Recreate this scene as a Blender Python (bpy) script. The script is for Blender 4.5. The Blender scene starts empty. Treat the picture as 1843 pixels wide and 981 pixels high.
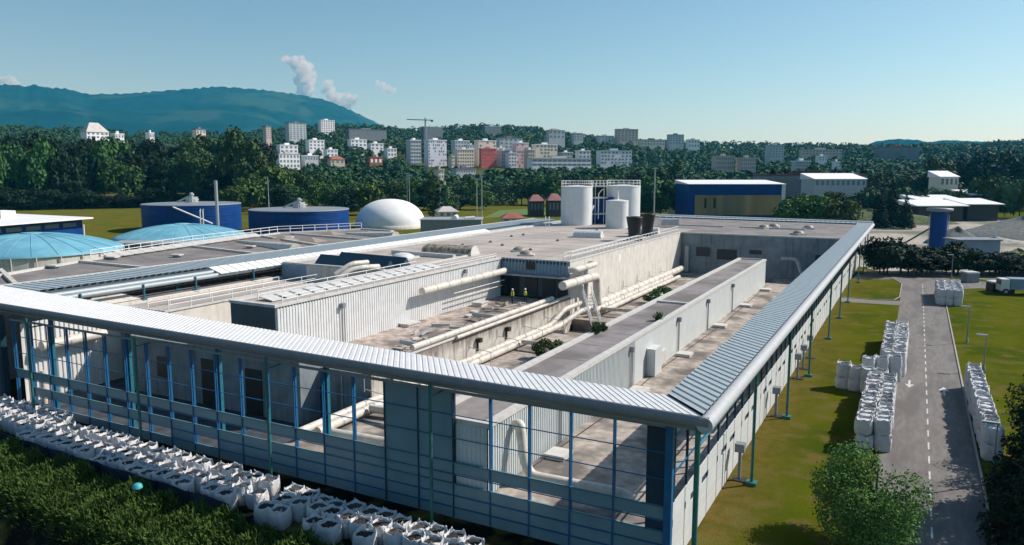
import bpy, math, random
import numpy as np
from mathutils import Vector, Matrix
rnd = random.Random(7)
R = math.radians
# ---------------------------------------------------------------- camera model (also used to survey positions)
F, CX, CY, P, A, H = 1357., 921.5, 490.5, R(7.83), R(28.1), 20.
FW = Vector((-math.sin(A)*math.cos(P), math.cos(A)*math.cos(P), -math.sin(P)))
RT = Vector((math.cos(A), math.sin(A), 0)); UP = RT.cross(FW)
def ray(px, py): return FW + RT*((px-CX)/F) - UP*((py-CY)/F)
def PZ(px, py, z=0.):
    d = ray(px, py); t = (z-H)/d.z; return Vector((d.x*t, d.y*t, z))
def PX(px, py, x):
    d = ray(px, py); t = x/d.x; return Vector((x, d.y*t, H+d.z*t))
def PD(px, py, D):
    d = ray(px, py); t = D/math.hypot(d.x, d.y); return Vector((d.x*t, d.y*t, H+d.z*t))
sc = bpy.context.scene
C = sc.collection
# ---------------------------------------------------------------- materials
M = {}
def mat(name, col, rough=.7, amp=.15, scale=1.5, metal=0., streak=0., streak_col=None, bump=0., spec=.4, col2=None, detail=6., c2amt=(.45,.62), c2scale=.2, local=False, stretch=(1,1,1)):
    m = bpy.data.materials.new(name); m.use_nodes = True; M[name] = m
    nt = m.node_tree; N = nt.nodes; L = nt.links; b = N['Principled BSDF']
    b.inputs['Roughness'].default_value = rough; b.inputs['Metallic'].default_value = metal
    b.inputs['Specular IOR Level'].default_value = spec
    if local: co = N.new('ShaderNodeTexCoord').outputs['Object']
    else: co = N.new('ShaderNodeNewGeometry').outputs['Position']
    mp = N.new('ShaderNodeMapping'); L.new(co, mp.inputs['Vector']); mp.inputs['Scale'].default_value = stretch
    nz = N.new('ShaderNodeTexNoise'); nz.inputs['Scale'].default_value = scale; nz.inputs['Detail'].default_value = detail
    L.new(mp.outputs[0], nz.inputs['Vector'])
    rp = N.new('ShaderNodeMapRange'); rp.inputs['From Min'].default_value = .3; rp.inputs['From Max'].default_value = .7
    rp.inputs['To Min'].default_value = 1-amp; rp.inputs['To Max'].default_value = 1+amp
    L.new(nz.outputs[0], rp.inputs['Value'])
    mx = N.new('ShaderNodeMix'); mx.data_type = 'RGBA'; mx.blend_type = 'MULTIPLY'; mx.inputs[0].default_value = 1
    mx.inputs[6].default_value = (*col, 1); L.new(rp.outputs[0], mx.inputs[7]); out = mx.outputs[2]
    if col2:
        n2 = N.new('ShaderNodeTexNoise'); n2.inputs['Scale'].default_value = c2scale; n2.inputs['Detail'].default_value = 5
        L.new(mp.outputs[0], n2.inputs['Vector'])
        r2 = N.new('ShaderNodeMapRange'); r2.inputs['From Min'].default_value = c2amt[0]; r2.inputs['From Max'].default_value = c2amt[1]
        L.new(n2.outputs[0], r2.inputs['Value'])
        m2 = N.new('ShaderNodeMix'); m2.data_type = 'RGBA'; L.new(r2.outputs[0], m2.inputs[0]); L.new(out, m2.inputs[6])
        m2.inputs[7].default_value = (*col2, 1); out = m2.outputs[2]
    if streak:
        mp3 = N.new('ShaderNodeMapping'); mp3.inputs['Scale'].default_value = (1.3, 1.3, .10); L.new(co, mp3.inputs['Vector'])
        n3 = N.new('ShaderNodeTexNoise'); n3.inputs['Scale'].default_value = 1.6; n3.inputs['Detail'].default_value = 7
        L.new(mp3.outputs[0], n3.inputs['Vector'])
        r3 = N.new('ShaderNodeMapRange'); r3.inputs['From Min'].default_value = .52; r3.inputs['From Max'].default_value = .75
        r3.inputs['To Max'].default_value = streak; L.new(n3.outputs[0], r3.inputs['Value'])
        m3 = N.new('ShaderNodeMix'); m3.data_type = 'RGBA'; L.new(r3.outputs[0], m3.inputs[0]); L.new(out, m3.inputs[6])
        m3.inputs[7].default_value = (*(streak_col or (.1,.08,.06)), 1); out = m3.outputs[2]
    L.new(out, b.inputs['Base Color'])
    if bump:
        bp = N.new('ShaderNodeBump'); bp.inputs['Strength'].default_value = bump; bp.inputs['Distance'].default_value = .05
        L.new(nz.outputs[0], bp.inputs['Height']); L.new(bp.outputs[0], b.inputs['Normal'])
    return m
mat('deck_white', (.70,.70,.69), .5, .06, 1.5, streak=.25, streak_col=(.55,.54,.52))
mat('white_metal', (.62,.62,.60), .45, .08, 2., streak=.25, streak_col=(.3,.29,.27))
mat('eave_metal', (.42,.43,.44), .5, .07, 3., streak=.2, streak_col=(.35,.36,.36))
mat('fascia_shaded', (.20,.22,.24), .5, .1, 1.5)  # eave metal darkened: the front edge's shade is put into its colour
mat('slat_metal', (.34,.39,.41), .4, .08, 2.)
mat('cream_wall', (.62,.59,.53), .8, .10, .9, streak=.45, streak_col=(.27,.22,.17), bump=.2)
mat('stained_wall', (.50,.47,.42), .85, .18, 1.1, streak=1., streak_col=(.11,.09,.075), bump=.3)
mat('corrugated', (.68,.68,.67), .5, .07, 1.2, streak=.3, streak_col=(.33,.31,.28))
mat('shed_wall', (.56,.60,.60), .5, .05, .8, streak=.12, streak_col=(.35,.35,.33))
def stain_top(name, z0, z1, col):
    nt = M[name].node_tree; N = nt.nodes; L = nt.links; b = N['Principled BSDF']; src = b.inputs['Base Color'].links[0].from_socket
    g = N.new('ShaderNodeNewGeometry'); mp = N.new('ShaderNodeMapping'); mp.inputs['Scale'].default_value = (1.,1.,.16); L.new(g.outputs['Position'], mp.inputs[0])
    n = N.new('ShaderNodeTexNoise'); n.inputs['Scale'].default_value = 2.2; n.inputs['Detail'].default_value = 8; L.new(mp.outputs[0], n.inputs[0])
    sx = N.new('ShaderNodeSeparateXYZ'); L.new(g.outputs['Position'], sx.inputs[0])
    r1 = N.new('ShaderNodeMapRange'); L.new(sx.outputs['Z'], r1.inputs[0]); r1.inputs[1].default_value = z0; r1.inputs[2].default_value = z1; r1.inputs[3].default_value = -.35; r1.inputs[4].default_value = .32; r1.clamp = False
    a = N.new('ShaderNodeMath'); a.operation = 'ADD'; L.new(n.outputs[0], a.inputs[0]); L.new(r1.outputs[0], a.inputs[1])
    r2 = N.new('ShaderNodeMapRange'); L.new(a.outputs[0], r2.inputs[0]); r2.inputs[1].default_value = .42; r2.inputs[2].default_value = .78; r2.inputs[4].default_value = .85
    m = N.new('ShaderNodeMix'); m.data_type = 'RGBA'; L.new(r2.outputs[0], m.inputs[0]); L.new(src, m.inputs[6]); m.inputs[7].default_value = (*col,1); L.new(m.outputs[2], b.inputs['Base Color'])
stain_top('stained_wall', 2.4, 4.6, (.16,.125,.10)); stain_top('cream_wall', 5., 14., (.42,.36,.29))
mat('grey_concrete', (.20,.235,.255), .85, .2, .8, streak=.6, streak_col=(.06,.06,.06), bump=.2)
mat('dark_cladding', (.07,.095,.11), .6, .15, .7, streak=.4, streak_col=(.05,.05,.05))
mat('blue_cladding', (.19,.28,.36), .5, .1, .7)
mat('roof_gravel', (.43,.385,.345), .95, .14, 3.5, col2=(.34,.30,.27), c2scale=.12, bump=.4)
mat('roof_felt', (.17,.155,.15), .9, .2, .8, col2=(.24,.215,.20), c2scale=.25, bump=.3)
mat('shed_felt', (.24,.22,.215), .9, .14, 1.2, col2=(.15,.135,.13), c2scale=.22, bump=.3)
mat('terrace', (.36,.315,.27), .92, .35, 1.4, col2=(.13,.118,.108), c2scale=.33, bump=.6)
mat('mid_terrace', (.40,.335,.29), .92, .4, 1.6, col2=(.17,.145,.13), c2scale=.42, bump=.5)
mat('parapet', (.55,.54,.51), .7, .1, 1.5, streak=.2)
mat('facade_shaded', (.15,.255,.30), .35, .08, .6, spec=.5, streak=.15, streak_col=(.08,.13,.15))  # white facade panels with the front's blue shade painted into the colour
mat('facade_white', (.60,.62,.61), .45, .06, .8, streak=.15, streak_col=(.35,.36,.34))
mat('frame_blue', (.016,.115,.26), .4, .15, 3.)
mat('frame_teal', (.025,.15,.21), .4, .2, 3.)
mat('frame_dark', (.015,.045,.075), .4, .15, 3.)
mat('post_green', (.03,.15,.13), .45, .2, 3.)
mat('rail_white', (.72,.72,.70), .5, .05, 3.)
mat('pipe', (.60,.56,.49), .5, .15, 2.2, col2=(.36,.31,.26), c2scale=1.1, c2amt=(.56,.74), metal=0., bump=.15)
mat('pipe_grey', (.36,.38,.38), .45, .15, 2.)
mat('galv', (.42,.44,.45), .35, .1, 2., metal=.3)
mat('tank_white', (.68,.70,.69), .4, .06, .7, streak=.25, streak_col=(.45,.43,.40))
mat('tank_blue', (.003,.045,.20), .5, .15, .4, spec=.2)
mat('dome_blue', (.16,.40,.50), .6, .08, .4, col2=(.12,.33,.43), c2scale=.25)
mat('dome_white', (.78,.78,.76), .6, .04, .5)
mat('steel_grey', (.22,.24,.26), .5, .1, 1.)
mat('black_metal', (.02,.02,.02), .5, .2, 3.)
mat('glass_dark', (.02,.03,.04), .35, .2, 2., spec=.3)
mat('window_blue', (.16,.21,.25), .15, .2, 2., spec=.8)
mat('asphalt', (.165,.152,.142), .9, .2, 3., col2=(.12,.11,.104), c2scale=.5, c2amt=(.48,.6), bump=.4, stretch=(1,.22,1))
mat('path_asphalt', (.17,.155,.14), .9, .15, 2., bump=.3)
mat('paint_white', (.58,.58,.56), .7, .25, 5., col2=(.35,.34,.32), c2scale=2.5, c2amt=(.5,.7))
mat('kerb', (.34,.32,.29), .85, .12, 3.)
mat('sack', (.56,.565,.57), .75, .14, 5., local=True, bump=.5)
mat('sack_contents', (.035,.028,.024), .95, .45, 9., local=True, bump=.8)
mat('sack_contents_grey', (.075,.07,.062), .95, .45, 9., local=True, bump=.8)
mat('strap', (.75,.76,.78), .7, .1, 3., local=True)
mat('yard_dark', (.07,.08,.09), .9, .3, 1., spec=0.)
mat('bark', (.07,.05,.035), .9, .3, 2.)
def leafmat(name, col, var=.55, hue=.032):
    m = bpy.data.materials.new(name); m.use_nodes = True; M[name] = m
    nt = m.node_tree; N = nt.nodes; L = nt.links; b = N['Principled BSDF']
    b.inputs['Roughness'].default_value = .7; b.inputs['Specular IOR Level'].default_value = .12
    oi = N.new('ShaderNodeObjectInfo'); g = N.new('ShaderNodeNewGeometry')
    nz = N.new('ShaderNodeTexNoise'); nz.inputs['Scale'].default_value = .35; nz.inputs['Detail'].default_value = 4
    L.new(g.outputs['Position'], nz.inputs['Vector'])
    a = N.new('ShaderNodeMath'); a.operation = 'ADD'; L.new(oi.outputs['Random'], a.inputs[0]); L.new(nz.outputs[0], a.inputs[1])
    a2 = N.new('ShaderNodeMath'); a2.operation = 'ADD'; L.new(a.outputs[0], a2.inputs[0])
    ri = N.new('ShaderNodeMath'); ri.operation = 'MULTIPLY'; L.new(g.outputs['Random Per Island'], ri.inputs[0]); ri.inputs[1].default_value = .8
    L.new(ri.outputs[0], a2.inputs[1])
    mr = N.new('ShaderNodeMapRange'); mr.inputs['From Min'].default_value = .3; mr.inputs['From Max'].default_value = 1.9
    mr.inputs['To Min'].default_value = 1-var; mr.inputs['To Max'].default_value = 1+var
    L.new(a2.outputs[0], mr.inputs['Value'])
    hs = N.new('ShaderNodeHueSaturation'); hs.inputs['Color'].default_value = (*col, 1)
    hr = N.new('ShaderNodeMapRange'); hr.inputs['To Min'].default_value = .5-hue; hr.inputs['To Max'].default_value = .5+hue
    L.new(oi.outputs['Random'], hr.inputs['Value']); L.new(hr.outputs[0], hs.inputs['Hue']); L.new(mr.outputs[0], hs.inputs['Value'])
    L.new(hs.outputs[0], b.inputs['Base Color'])
    return m
leafmat('leaf_dark', (.014,.029,.013)); leafmat('leaf_mid', (.044,.085,.026)); leafmat('leaf_light', (.062,.11,.026))
leafmat('leaf_grey', (.07,.11,.058)); leafmat('leaf_conifer', (.012,.026,.015)); leafmat('leaf_bamboo', (.045,.09,.018), .75); leafmat('leaf_near', (.075,.14,.032), .55)
leafmat('leaf_far', (.036,.068,.03)); leafmat('leaf_weed', (.05,.09,.03))
# ---------------------------------------------------------------- mesh helpers
class MB:
    def __init__(s): s.v = []; s.f = []; s.sm = []
    def add(s, vs, fs, smooth=False):
        o = len(s.v); s.v += [tuple(v) for v in vs]; s.f += [tuple(i+o for i in f) for f in fs]; s.sm += [smooth]*len(fs); return s
    def box(s, x0, x1, y0, y1, z0, z1):
        v = [(x0,y0,z0),(x1,y0,z0),(x1,y1,z0),(x0,y1,z0),(x0,y0,z1),(x1,y0,z1),(x1,y1,z1),(x0,y1,z1)]
        return s.add(v, [(3,2,1,0),(4,5,6,7),(0,1,5,4),(1,2,6,5),(2,3,7,6),(3,0,4,7)])
    def prism(s, pts, z0, z1):       # pts ccw in xy
        n = len(pts); v = [(x,y,z0) for x,y in pts]+[(x,y,z1) for x,y in pts]
        return s.add(v, [tuple(range(n-1,-1,-1)), tuple(range(n,2*n))]+[(i,(i+1)%n,(i+1)%n+n,i+n) for i in range(n)])
    def beam(s, a, b, w, h=None):
        a = Vector(a); b = Vector(b); h = h or w; d = (b-a).normalized()
        up = Vector((0,0,1)) if abs(d.z) < .95 else Vector((1,0,0)); r = d.cross(up).normalized(); u = r.cross(d)
        v = [p+r*i*w/2+u*j*h/2 for p in (a,b) for i,j in ((-1,-1),(1,-1),(1,1),(-1,1))]
        return s.add(v, [(3,2,1,0),(4,5,6,7),(0,1,5,4),(1,2,6,5),(2,3,7,6),(3,0,4,7)])
    def tube(s, pts, r, n=10, cap=True):
        pts = [Vector(p) for p in pts]; rings = []; pr = None
        for i, p in enumerate(pts):
            d = (pts[min(i+1,len(pts)-1)]-pts[max(i-1,0)]).normalized()
            if pr is None:
                up = Vector((0,0,1)) if abs(d.z) < .9 else Vector((1,0,0)); x = d.cross(up).normalized()
            else: x = (pr - d*pr.dot(d)).normalized()
            pr = x; y = d.cross(x); rr = r[i] if isinstance(r, (list,tuple)) else r
            k = 1.
            if 0 < i < len(pts)-1:
                c = (pts[i]-pts[i-1]).normalized().dot((pts[i+1]-pts[i]).normalized()); k = 1/max(.6, math.sqrt((1+c)/2))
            rings.append([p+(x*math.cos(2*math.pi*j/n)+y*math.sin(2*math.pi*j/n))*rr*k for j in range(n)])
        v = [q for g in rings for q in g]; f = []
        for i in range(len(pts)-1):
            for j in range(n): f.append((i*n+j, i*n+(j+1)%n, (i+1)*n+(j+1)%n, (i+1)*n+j))
        s.add(v, f, True)
        if cap:
            s.add(rings[0], [tuple(range(n-1,-1,-1))]); s.add(rings[-1], [tuple(range(n))])
        return s
    def lathe(s, c, prof, n=24, smooth=True):   # prof (r,z)
        v = [(c[0]+r*math.cos(2*math.pi*j/n), c[1]+r*math.sin(2*math.pi*j/n), c[2]+z) for r,z in prof for j in range(n)]
        f = [(i*n+j, i*n+(j+1)%n, (i+1)*n+(j+1)%n, (i+1)*n+j) for i in range(len(prof)-1) for j in range(n)]
        return s.add(v, f, smooth)
    def disc(s, c, r, n=24): return s.add([(c[0]+r*math.cos(2*math.pi*j/n), c[1]+r*math.sin(2*math.pi*j/n), c[2]) for j in range(n)], [tuple(range(n))])
    def build(s, name, m, parent=None, loc=None):
        me = bpy.data.meshes.new(name); me.from_pydata(s.v, [], s.f)
        me.polygons.foreach_set('use_smooth', s.sm); me.update()
        me.materials.append(M[m] if isinstance(m, str) else m)
        o = bpy.data.objects.new(name, me); C.objects.link(o)
        if parent: o.parent = parent
        if loc is not None: o.location = loc
        return o
def np_mesh(name, V, Fq, m, parent=None, smooth=False):
    me = bpy.data.meshes.new(name); n = Fq.shape[1]
    me.vertices.add(len(V)); me.vertices.foreach_set('co', V.astype(np.float32).ravel())
    me.loops.add(Fq.size); me.loops.foreach_set('vertex_index', Fq.astype(np.int32).ravel())
    me.polygons.add(len(Fq)); me.polygons.foreach_set('loop_start', np.arange(0, Fq.size, n, dtype=np.int32))
    me.polygons.foreach_set('use_smooth', np.full(len(Fq), smooth)); me.update(calc_edges=True); me.validate()
    me.materials.append(M[m] if isinstance(m, str) else m)
    o = bpy.data.objects.new(name, me); C.objects.link(o)
    if parent: o.parent = parent
    return o
def tag(o, label=None, cat=None, group=None, kind=None):
    if label: o['label'] = label
    if cat: o['category'] = cat
    if group: o['group'] = group
    if kind: o['kind'] = kind
    return o
def thing(name, label, cat, loc=(0,0,0), rz=0., group=None, s=1.):
    o = bpy.data.objects.new(name, None); C.objects.link(o); o.empty_display_size = .5
    o.location = loc; o.rotation_euler = (0,0,rz); o.scale = (s,s,s) if not isinstance(s, tuple) else s
    return tag(o, label, cat, group)
def kids(o): return KIDS.get(o.name, [])
KIDS = {}
def dup(root, loc, rz=0., label=None, group=None, s=1.):
    r = root.copy(); C.objects.link(r); r.location = loc; r.rotation_euler = (0,0,rz); r.scale = (s,s,s) if not isinstance(s, tuple) else s
    if label: r['label'] = label
    if group: r['group'] = group
    for ch in root.children:
        c = ch.copy(); C.objects.link(c); c.parent = r
        for g in ch.children:
            d = g.copy(); C.objects.link(d); d.parent = c
    return r
def struct(mb, name, m): return tag(mb.build(name, m), kind='structure')
def bend(pts, rad=.6, n=4):     # round the corners of a polyline
    pts = [Vector(p) for p in pts]; out = [pts[0]]
    for i in range(1, len(pts)-1):
        a, b, c = pts[i-1], pts[i], pts[i+1]; r = min(rad, (a-b).length*.45, (c-b).length*.45)
        p = b+(a-b).normalized()*r; q = b+(c-b).normalized()*r
        for k in range(n+1):
            t = k/n; out.append(p*(1-t)**2 + b*2*t*(1-t) + q*t*t)
    return out+[pts[-1]]
def smooth(t): t = max(0., min(1., t)); return t*t*(3-2*t)
def lerp_tab(tab, x):
    if x <= tab[0][0]: return tab[0][1]
    for (a, b), (c, d) in zip(tab, tab[1:]):
        if x <= c: return b+(d-b)*(x-a)/(c-a)
    return tab[-1][1]
# ---------------------------------------------------------------- terrain
SKY = [(-400,262),(0,250),(430,252),(500,246),(600,236),(690,236),(760,240),(870,234),(950,238),(1050,252),(1150,262),(1250,268),(1400,274),(1550,275),(1700,274),(1900,270),(2300,272)]
def azpx(x, y):
    d = x*math.cos(A)+y*math.sin(A); f = -x*math.sin(A)+y*math.cos(A)
    if f <= 1e-3: return 3000. if d > 0 else -1500.
    return max(-1500., min(3500., CX+F*d/f))
def ridge(px): return 20+(304-lerp_tab(SKY, px))/1370*1400
def ground(x, y):
    D = math.hypot(x, y)
    f = -x*math.sin(A)+y*math.cos(A)
    if D < 440: return -10.5*smooth((24.4-y)/7.5)*smooth((-11-x)/8) if y > -60 else 0.
    w = smooth((f/D-.2)/.3)
    px = azpx(x, y); rz = ridge(px)
    nz = 3*math.sin(x*.011+1)*math.sin(y*.013)
    z = lerp_tab([(440,0),(700,rz*.25),(1100,rz*.66),(1400,rz),(1700,rz*.9),(2600,rz*.5),(5000,rz*.45),(9000,60)], D)
    if px < 520: z = lerp_tab([(440,0),(560,13),(700,16),(1100,38),(1400,rz),(1700,rz*.9),(2600,rz*.6),(5000,50),(9000,60)], D)
    return (z+nz*smooth((D-500)/300))*w
def make_ground():
    na = 360; rs = [0.]+[4*1.06**k for k in range(200) if 4*1.06**k < 9500]+[9500.]
    rs = sorted(set(rs+[440.,700.,1100.,1400.,1700.])); V = []; Fc = []
    for r in rs:
        for a in range(na):
            t = 2*math.pi*a/na; x, y = r*math.cos(t), r*math.sin(t); V.append((x, y, ground(x, y)))
    for i in range(len(rs)-1):
        for a in range(na): Fc.append((i*na+a, (i+1)*na+a, (i+1)*na+(a+1)%na, i*na+(a+1)%na))
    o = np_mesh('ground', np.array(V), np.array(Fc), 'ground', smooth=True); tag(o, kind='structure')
def ground_mat():
    m = bpy.data.materials.new('ground'); m.use_nodes = True; M['ground'] = m
    nt = m.node_tree; N = nt.nodes; L = nt.links; b = N['Principled BSDF']; b.inputs['Roughness'].default_value = .95; b.inputs['Specular IOR Level'].default_value = .0
    g = N.new('ShaderNodeNewGeometry'); sx = N.new('ShaderNodeSeparateXYZ'); L.new(g.outputs['Position'], sx.inputs[0])
    def noise(s, d=6):
        n = N.new('ShaderNodeTexNoise'); n.inputs['Scale'].default_value = s; n.inputs['Detail'].default_value = d; L.new(g.outputs['Position'], n.inputs['Vector']); return n.outputs[0]
    def mr(v, a, b_, c=0., d=1.):
        r = N.new('ShaderNodeMapRange'); L.new(v, r.inputs['Value'])
        for k, q in zip(('From Min','From Max','To Min','To Max'), (a,b_,c,d)): r.inputs[k].default_value = q
        return r.outputs[0]
    def mix(f, a, b_):
        x = N.new('ShaderNodeMix'); x.data_type = 'RGBA'; L.new(f, x.inputs[0])
        for k, q in ((6,a),(7,b_)):
            if isinstance(q, tuple): x.inputs[k].default_value = (*q, 1)
            else: L.new(q, x.inputs[k])
        return x.outputs[2]
    def op(o, a, b_):
        x = N.new('ShaderNodeMath'); x.operation = o; x.use_clamp = True
        for k, q in ((0,a),(1,b_)):
            if isinstance(q, float): x.inputs[k].default_value = q
            else: L.new(q, x.inputs[k])
        return x.outputs[0]
    n1 = noise(.12); n2 = noise(1.3); n3 = noise(12., 3)
    green = mix(mr(n1, .38, .62), (.09,.102,.007), (.05,.075,.006))
    brown = mix(mr(n2, .35, .65), (.15,.095,.03), (.085,.072,.018))
    # worn strip of lawn close to the facade
    strip = mr(sx.outputs['X'], -10., -5.2, 1., 0.)
    wear = op('MULTIPLY', op('MULTIPLY', op('ADD', mr(n1, .32, .55), .45), strip), mr(sx.outputs['X'], -4.5, -2.5, 1., 0.))
    inner = op('MULTIPLY', wear, mr(sx.outputs['Y'], 30., 170., 1., .55))
    lawn = mix(inner, green, brown)
    dry = mix(mr(n1, .42, .6), (.125,.12,.018), (.085,.10,.014))
    left = mr(sx.outputs['X'], -60., -90.)
    c = mix(left, lawn, dry)
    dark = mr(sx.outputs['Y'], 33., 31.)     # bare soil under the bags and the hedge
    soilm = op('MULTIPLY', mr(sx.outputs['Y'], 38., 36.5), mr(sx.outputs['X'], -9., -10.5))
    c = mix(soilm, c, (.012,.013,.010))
    ln = N.new('ShaderNodeVectorMath'); ln.operation = 'LENGTH'; L.new(g.outputs['Position'], ln.inputs[0])
    far = mix(mr(noise(.006), .42, .55), (.035,.06,.022), (.09,.10,.035))
    c = mix(mr(ln.outputs['Value'], 440., 470.), c, far)
    c = mix(op('MULTIPLY', mr(noise(.45, 8), .50, .66), mr(ln.outputs['Value'], 440., 400.)), c, (.115,.098,.028))
    mu = N.new('ShaderNodeMix'); mu.data_type = 'RGBA'; mu.blend_type = 'MULTIPLY'; mu.inputs[0].default_value = 1
    L.new(c, mu.inputs[6]); L.new(mr(n3, .3, .7, .72, 1.28), mu.inputs[7]); L.new(mu.outputs[2], b.inputs['Base Color'])
    bp = N.new('ShaderNodeBump'); bp.inputs['Strength'].default_value = .6; bp.inputs['Distance'].default_value = .08; L.new(n3, bp.inputs['Height']); L.new(bp.outputs[0], b.inputs['Normal'])
ground_mat(); make_ground()
# roads
def sheet(pts, z, name, m): 
    mb = MB(); mb.add([(x,y,z) for x,y in pts], [tuple(range(len(pts)))]); return struct(mb, name, m)
XL, XR, XC = -1.2, 4.85, 1.95
arc = [(XR+ (14)*(1-math.cos(t)), 138+14*math.sin(t)) for t in [k*math.pi/2/10 for k in range(11)]]
pts = [(XL,20),(XR,20)]+[(XR,136)]+[(XR+.6,141),(XR+2.2,145),(XR+5,147.6),(XR+10,148.8),(60,149.5),(60,154.5),(14,156),(4,160),(-8.3,164),(-8.3,157),(-4.5,156),(-2.4,153),(XL,148)]
sheet(pts, .008, 'road', 'asphalt')
sheet([(-9.3,123.2),(-1.2,123.9),(-1.2,128.2),(-4.2,127.0),(-9.3,127.2)], .006, 'path', 'path_asphalt')
sheet([(-9.2,150),(-3.6,152.5),(-2.5,153.5),(-4.5,156),(-8.3,157),(-9.2,158)], .0065, 'pavement', 'path_asphalt')
mb = MB(); y = 30
while y < 150:
    mb.add([(XC-.05,y,.014),(XC+.05,y,.014),(XC+.05,y+1.5,.014),(XC-.05,y+1.5,.014)], [(0,1,2,3)]); y += 3.0
# direction arrow
ax, ay = 3.35, 75.5
mb.add([(ax-.09,ay,.014),(ax+.09,ay,.014),(ax+.09,ay+1.6,.014),(ax-.09,ay+1.6,.014)], [(0,1,2,3)])
mb.add([(ax-.45,ay+1.6,.014),(ax+.45,ay+1.6,.014),(ax,ay+2.9,.014)], [(0,1,2)])
ax = .55
mb.add([(ax-.09,ay+2.5,.014),(ax+.09,ay+2.5,.014),(ax+.09,ay+4.,.014),(ax-.09,ay+4.,.014)], [(0,1,2,3)])
mb.add([(ax-.4,ay+2.5,.014),(ax,ay+1.3,.014),(ax+.4,ay+2.5,.014)], [(0,1,2)])
struct(mb, 'road_marking', 'paint_white')
mb = MB()
kp = [(XR+.08,20),(XR+.08,136),(XR+.7,141),(XR+2.3,144.9),(XR+5.1,147.4),(XR+10,148.7),(60,149.4)]
for a, b in zip(kp, kp[1:]): mb.beam((*a,.05), (*b,.05), .14, .12)
kp = [(-9.,128.3-.9),(-4.4,127.2),(-2.,128.6),(-1.3,132),(-1.28,147.8),(-2.5,152.8),(-4.6,155.8)]
for a, b in zip(kp, kp[1:]): mb.beam((*a,.04), (*b,.04), .13, .10)
struct(mb, 'kerb', 'kerb')
# ================================================================= the factory
ZE = 8.9                          # top of the outer canopies and the main roofs
def ribbed(mb, a, b, c, d, pitch, h=.16):
    """standing ribs over the quad a-b (near edge) / d-c (far edge); ribs run a->d"""
    a, b, c, d = map(Vector, (a,b,c,d)); n = max(2, int((b-a).length/pitch))
    for i in range(n):
        t0 = i/n; t1 = (i+.62)/n; t2 = (i+.70)/n; t3 = (i+1)/n
        for s0, s1, z0, z1 in ((t0,t1,h,h),(t1,t2,h,0),(t2,t3-.02/n,0,0),(t3-.02/n,t3,0,h)):
            p, q = a.lerp(b,s0), a.lerp(b,s1); r, s_ = d.lerp(c,s1), d.lerp(c,s0)
            up = Vector((0,0,1)); mb.add([p+up*z0, q+up*z1, r+up*z1, s_+up*z0], [(0,1,2,3)])
# front canopy
fc = thing('eave_canopy', 'white ribbed canopy along the shaded front screen wall', 'canopy', (0,0,0))
a0, a1 = Vector((-7.9,33.35,8.74)), Vector((-96,34.85,9.0)); b0, b1 = Vector((-10.25,35.6,8.84)), Vector((-96,39.2,9.55))
mb = MB(); ribbed(mb, a1, a0, b0, b1, .42, .032); mb.build('ribbed_deck', 'deck_white', fc)
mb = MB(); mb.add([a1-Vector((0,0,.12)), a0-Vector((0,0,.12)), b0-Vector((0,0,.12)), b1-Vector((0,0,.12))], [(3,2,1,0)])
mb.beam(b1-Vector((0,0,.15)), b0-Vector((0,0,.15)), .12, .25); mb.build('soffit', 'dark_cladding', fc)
def edge_tube(mb, p, q, r=.36):
    mb.tube([p, q], r, 14)
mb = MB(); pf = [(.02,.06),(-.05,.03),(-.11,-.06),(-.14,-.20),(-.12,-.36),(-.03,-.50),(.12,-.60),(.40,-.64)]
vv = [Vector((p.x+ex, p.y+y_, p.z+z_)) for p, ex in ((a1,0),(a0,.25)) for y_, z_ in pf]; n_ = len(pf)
mb.add(vv, [(i,i+1,i+1+n_,i+n_) for i in range(n_-1)], True); mb.add([a0+Vector((.25,y_,z_)) for y_, z_ in pf], [tuple(range(n_))]); mb.build('rounded_fascia', 'fascia_shaded', fc)
mb = MB(); mb.beam(a1+Vector((0,.35,-.6)), a0+Vector((-.4,.35,-.6)), .1, .35); mb.build('gutter', 'steel_grey', fc)
# right canopy
rc = thing('eave_canopy', 'grey blue slatted canopy with a rounded white edge, above the lawn', 'canopy')
YB = 173.5
a0, a1 = Vector((-10.25,35.6,8.8)), Vector((-10.25,YB-3,8.8)); b0, b1 = Vector((-7.95,33.5,8.72)), Vector((-7.75,YB,8.72))
mb = MB(); ribbed(mb, b0, b1, a1, a0, .735, .17); mb.build('slatted_deck', 'slat_metal', rc)
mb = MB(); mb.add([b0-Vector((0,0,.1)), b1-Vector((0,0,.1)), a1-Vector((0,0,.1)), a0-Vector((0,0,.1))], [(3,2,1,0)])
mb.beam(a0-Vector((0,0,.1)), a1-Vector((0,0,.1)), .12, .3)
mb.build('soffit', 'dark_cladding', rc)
mb = MB(); edge_tube(mb, b0+Vector((.12,-.25,-.30)), b1+Vector((.12,.2,-.30)), .38); mb.build('edge_tube', 'eave_metal', rc)
# back canopy
bc = thing('eave_canopy', 'thin white edged canopy closing the far end of the roofs', 'canopy')
a0, a1 = Vector((-7.6,YB,8.75)), Vector((-60,YB+4,8.75))
mb = MB(); ribbed(mb, a1+Vector((0,-3.6,0)), a0+Vector((0,-3.2,0)), a0, a1, 1., .12); mb.build('ribbed_deck', 'slat_metal', bc)
mb = MB(); edge_tube(mb, a1+Vector((0,.1,.1)), a0+Vector((0,.1,.1)), .34); mb.build('edge_tube', 'white_metal', bc)
mb = MB(); mb.beam(a1+Vector((0,-3.6,-.4)), a0+Vector((-3,-3.4,-.4)), .12, 1.1); mb.build('fascia', 'dark_cladding', bc)
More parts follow.
